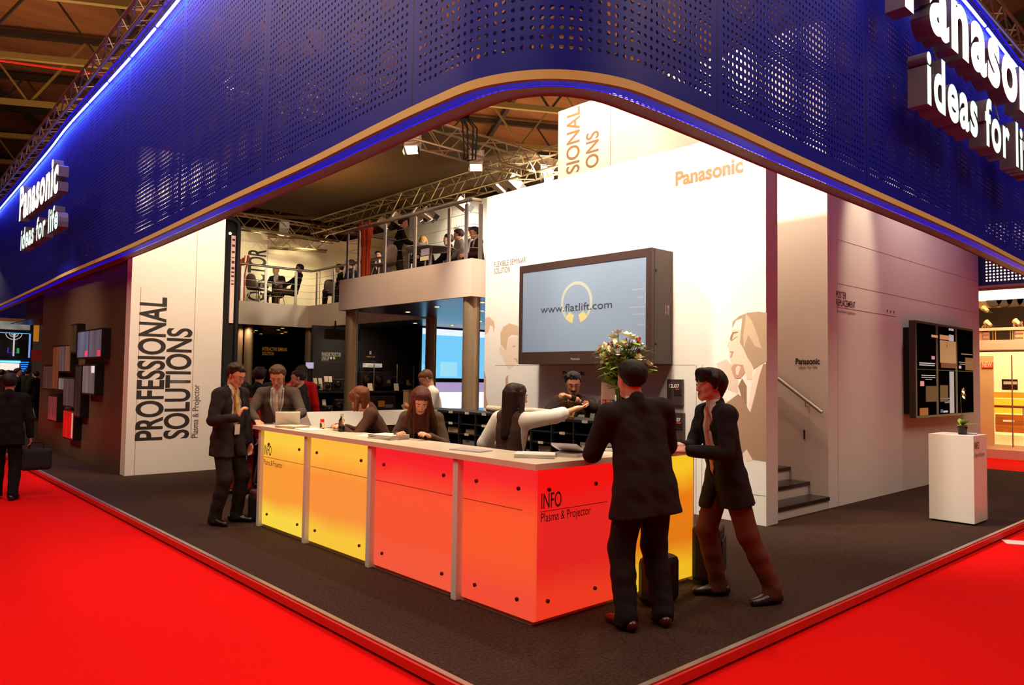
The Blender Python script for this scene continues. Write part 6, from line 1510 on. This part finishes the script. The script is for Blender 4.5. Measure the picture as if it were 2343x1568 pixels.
def spotlight(lab, p, tgt, sc=1.):
    p, tgt = Vector(p), Vector(tgt); d = (tgt-p).normalized()
    r = thing('spotlight', lab, 'spotlight', p, 0, SG)
    x = d.cross(Vector((0, 0, 1))).normalized(); u = x.cross(d)
    c = p
    MB().obox(c-d*.02, x*.10*sc, u*.085*sc, d*.13*sc).build('housing', spot_m, r)
    MB().obox(c+d*.115*sc, x*.085*sc, u*.075*sc, d*.006).build('lens', lens, r)
    MB().tube([c+x*.105*sc, c+x*.115*sc+Vector((0, 0, .22)), c-x*.115*sc+Vector((0, 0, .22)), c-x*.105*sc], .011, 6).build('yoke', spot_m, r)
    MB().tube([c+Vector((0, 0, .22)), c+Vector((0, 0, .30))], .03, 8).build('clamp', black, r)
    for sx in (-1, 1):
        MB().obox(c+d*.16*sc+x*sx*.11*sc, x*.004, u*.07*sc, d*.05*sc).build('barn_door', black, r)
    return r
zs = 5.50
spotlight('boxy spotlight hanging from the front truss, further from the hoist', hit(945, 330, 1, 11.0), (6.6, 10.2, 3.5), 1.25)
spotlight('boxy spotlight hanging from the front truss below the hoist', hit(1090, 370, 1, 11.0), (8.4, 10.3, 3.5), 1.25)
spotlight('spotlight at the truss corner beside the tall white tower', hit(1250, 402, 1, 11.0), (10.6, 10, 3.5), 1.1)
for (px, py), lab in zip(((1146, 428), (1176, 420), (1058, 468), (980, 490), (958, 492), (910, 500), (878, 512)), ('slim spotlight just above the top edge of the feature wall', 'boxy spotlight above the top edge of the feature wall', 'spotlight above the gallery railing near its corner', 'spotlight in front of the bright gallery partition', 'smaller spotlight in front of the bright gallery partition', 'spotlight over the head of the standing gallery man', 'spotlight left of the standing gallery man')):
    q = hit(px, py, 0, 10.62); spotlight(lab, q, (11.9, q.y-.4, 4.8), 1.15)
spotlight('bright spotlight aimed at the far gallery wall', hit(650, 522, 1, 20.7), hit(640, 600, 1, 22.6), 1.3)
spotlight('spotlight end on at the corner of the far truss', hit(762, 528, 1, 20.6), hit(700, 600, 1, 22.6), 1.0)

# wall washers
def wash(loc, tgt, p, spot=70, blend=.5, col=(1, .81, .53), size=.12): return lamp('SPOT', 'wash_or_fill', loc, p, col, tgt, size, spot, blend)
wash((5.6, 7.8, 5.7), (7.757, 7.6, 3.2), 1000, 84, .5, PALE)
wash((5.6, 5.6, 5.7), (7.757, 5.4, 3.2), 950, 74, .5, PALE)
wash((5.8, 4.6, 5.6), (7.757, 4.6, 3.9), 330, 55)
wash((8.0, 8.6, 7.4), (9.475, 8.6, 5.8), 620, 80)
wash((8.4, 6.0, 7.6), (9.475, 6.0, 5.2), 560, 90, .8, WARMER)
wash((9.0, 4.9, 5.6), (9.475, 4.4, 3.2), 260, 70, .8)
wash((4.05, 10.6, 5.9), (4.2, 12.6, 3.6), 600, 62, .6)
wash((4.8, 10.2, 5.8), (4.5, 12.6, 2.6), 360, 60, .7)
wash((10.4, 3.45, 5.9), (10.45, 4.354, 3.6), 430, 30, .9, WARM)
wash((12.0, 3.4, 5.6), (12.0, 4.354, 2.0), 190, 110, 1, (1, .74, .66))
wash((13.8, 3.3, 5.4), (14, 4.354, 2.4), 60, 100, 1, (.9, .62, .72))
wash((10.4, 9.9, 5.6), (12, 12.5, 5.0), 1300, 100, .4, PALE)
wash((10.6, 14.8, 5.6), (12, 15.0, 5.0), 1000, 90, .5, PALE)
wash((10.4, 20.4, 5.5), (10.9, 22.6, 4.6), 260, 62, .5)
wash((9.0, 20.6, 5.6), (9.0, 22.6, 4.8), 100, 90, .8)
wash((5.6, 10.4, 5.5), (8, 11.5, 3.0), 260, 60, .6)
wash((7.0, 15.5, 5.6), (9.0, 19.3, 3.2), 240, 70, .6)
wash((5.4, 5.0, 5.8), (7.757, 5.4, 1.4), 260, 60, .8)
wash((5.4, 7.6, 5.8), (7.757, 8.0, 1.4), 200, 60, .8)
lamp('SPOT', 'dark_wall_fill', (-.8, 15.2, 5.0), 800, (1, .78, .54), (3.41, 15.6, 1.9), .3, 44, 1)  # unseen spot on the aisle side, added to brighten the dark display wall
lamp('AREA', 'ceiling_fill', (7.5, 15.5, 4.9), 70, (1, .72, .36), (7.5, 15.5, 6.3), 2.5)  # upward panel added to brighten the dark cloth ceiling
# light on the counter and the people
wash((5.2, 6.0, 5.9), (4.0, 5.8, 1.0), 520, 62, .6, WARM)
wash((4.6, 8.6, 5.9), (3.8, 7.9, 1.2), 330, 55, .6, WARM)
wash((6.2, 4.6, 5.9), (4.9, 4.0, 1.2), 240, 50, .6, WARM)
wash((8.8, 3.4, 6.0), (9.9, 3.0, 1.0), 170, 40, .7, WARM)
wash((5.0, 3.2, 6.2), (4.6, 3.2, 0), 60, 90, .8, WARM)
wash((4.3, 3.45, 5.6), (4.7, 3.84, 1.8), 620, 20, .6, PALE)  # narrow fill spot added to brighten the bouquet
for p_, t_, e_ in (((3.25, 3.5, 5.8), (5.6, 5.2, 1.4), 283), ((3.3, 6.0, 5.8), (4.4, 6.4, 1.3), 324), ((3.3, 8.0, 5.8), (3.8, 8.2, 1.4), 270), ((3.2, 5.2, 5.9), (4.3, 5.4, 1.2), 202)): wash(p_, t_, e_, 46, .7, WARM)  # front fills added to brighten faces behind the counter
# hall light on the aisle
lamp('AREA', 'hall_light', (-1, 4, 11), 1100, (1, .78, .6), (0, 4, 0), 9)
lamp('AREA', 'hall_light', (9, -3, 11), 800, (1, .76, .58), (9, -1, 0), 9)
lamp('AREA', 'hall_light', (-2, 16, 11), 550, (1, .72, .5), (0, 16, 0), 9)
lamp('AREA', 'roof_fill', (2, 25, 6.9), 1100, (1, .62, .34), (2, 25, 14), 12)  # these upward panels are unseen and only brighten the roof boards
lamp('AREA', 'roof_fill', (22, 22, 6.9), 2200, (1, .62, .34), (22, 22, 14), 16)
lamp('AREA', 'roof_fill', (10, 8, 7.2), 420, (1, .6, .36), (10, 8, 14), 5)
for x, y, p in ((8.3, 11.2, 40), (10.6, 15.2, 60), (8, 21.0, 60), (9.4, 9.9, 30), (9.9, 16.6, 60), (6.6, 20.1, 50), (8.1, 19.32, 40)): lamp('SPOT', 'gallery_downlight', (x, y, gz0-.02), p, WARMER, (x, y, 0), .03, 130, .8)  # last spot added without a fixture, to brighten the far columns
wash((10.4, 16.4, 2.85), (10.4, 17.8, 1.2), 40, 120, .8, WARM, .04)  # small fill added to brighten the projector shelf
lamp('AREA', 'far_stand_light', (2, 27.5, 5), 180, WARM, (2.6, 29, 0), 2)
lamp('AREA', 'kitchen_light', (18.6, 4.6, 4), 160, (1, .7, .4), (20, 4.6, 1.2), 2)
# blue spill of the LED line on the fascia
for d_ in range(40):
    q_, n_ = path_at(d_*1.05+.5)
    if (q_.y > 5 or q_.x > 6) and q_.y < 27:
        c_ = q_+n_*.16+Vector((0, 0, ZT-.10)); lamp('AREA', 'led_spill', c_, 5.5, (.05, .04, 1), q_+Vector((0, 0, ZT-.9)), 1.0, sy=.03)
w = bpy.data.worlds.new('hall_air'); SC.world = w; w.use_nodes = True
w.node_tree.nodes['Background'].inputs[0].default_value = (.36, .22, .15, 1); w.node_tree.nodes['Background'].inputs[1].default_value = .07
SC.view_settings.view_transform = 'Standard'; SC.view_settings.look = 'None'; SC.view_settings.exposure = 0.; SC.view_settings.gamma = 1.
SC.cycles.adaptive_threshold = .02; SC.cycles.max_bounces = 6; SC.cycles.transparent_max_bounces = 12; SC.cycles.sample_clamp_indirect = 6; SC.cycles.use_denoising = True
SC.cycles.caustics_reflective = False; SC.cycles.caustics_refractive = False
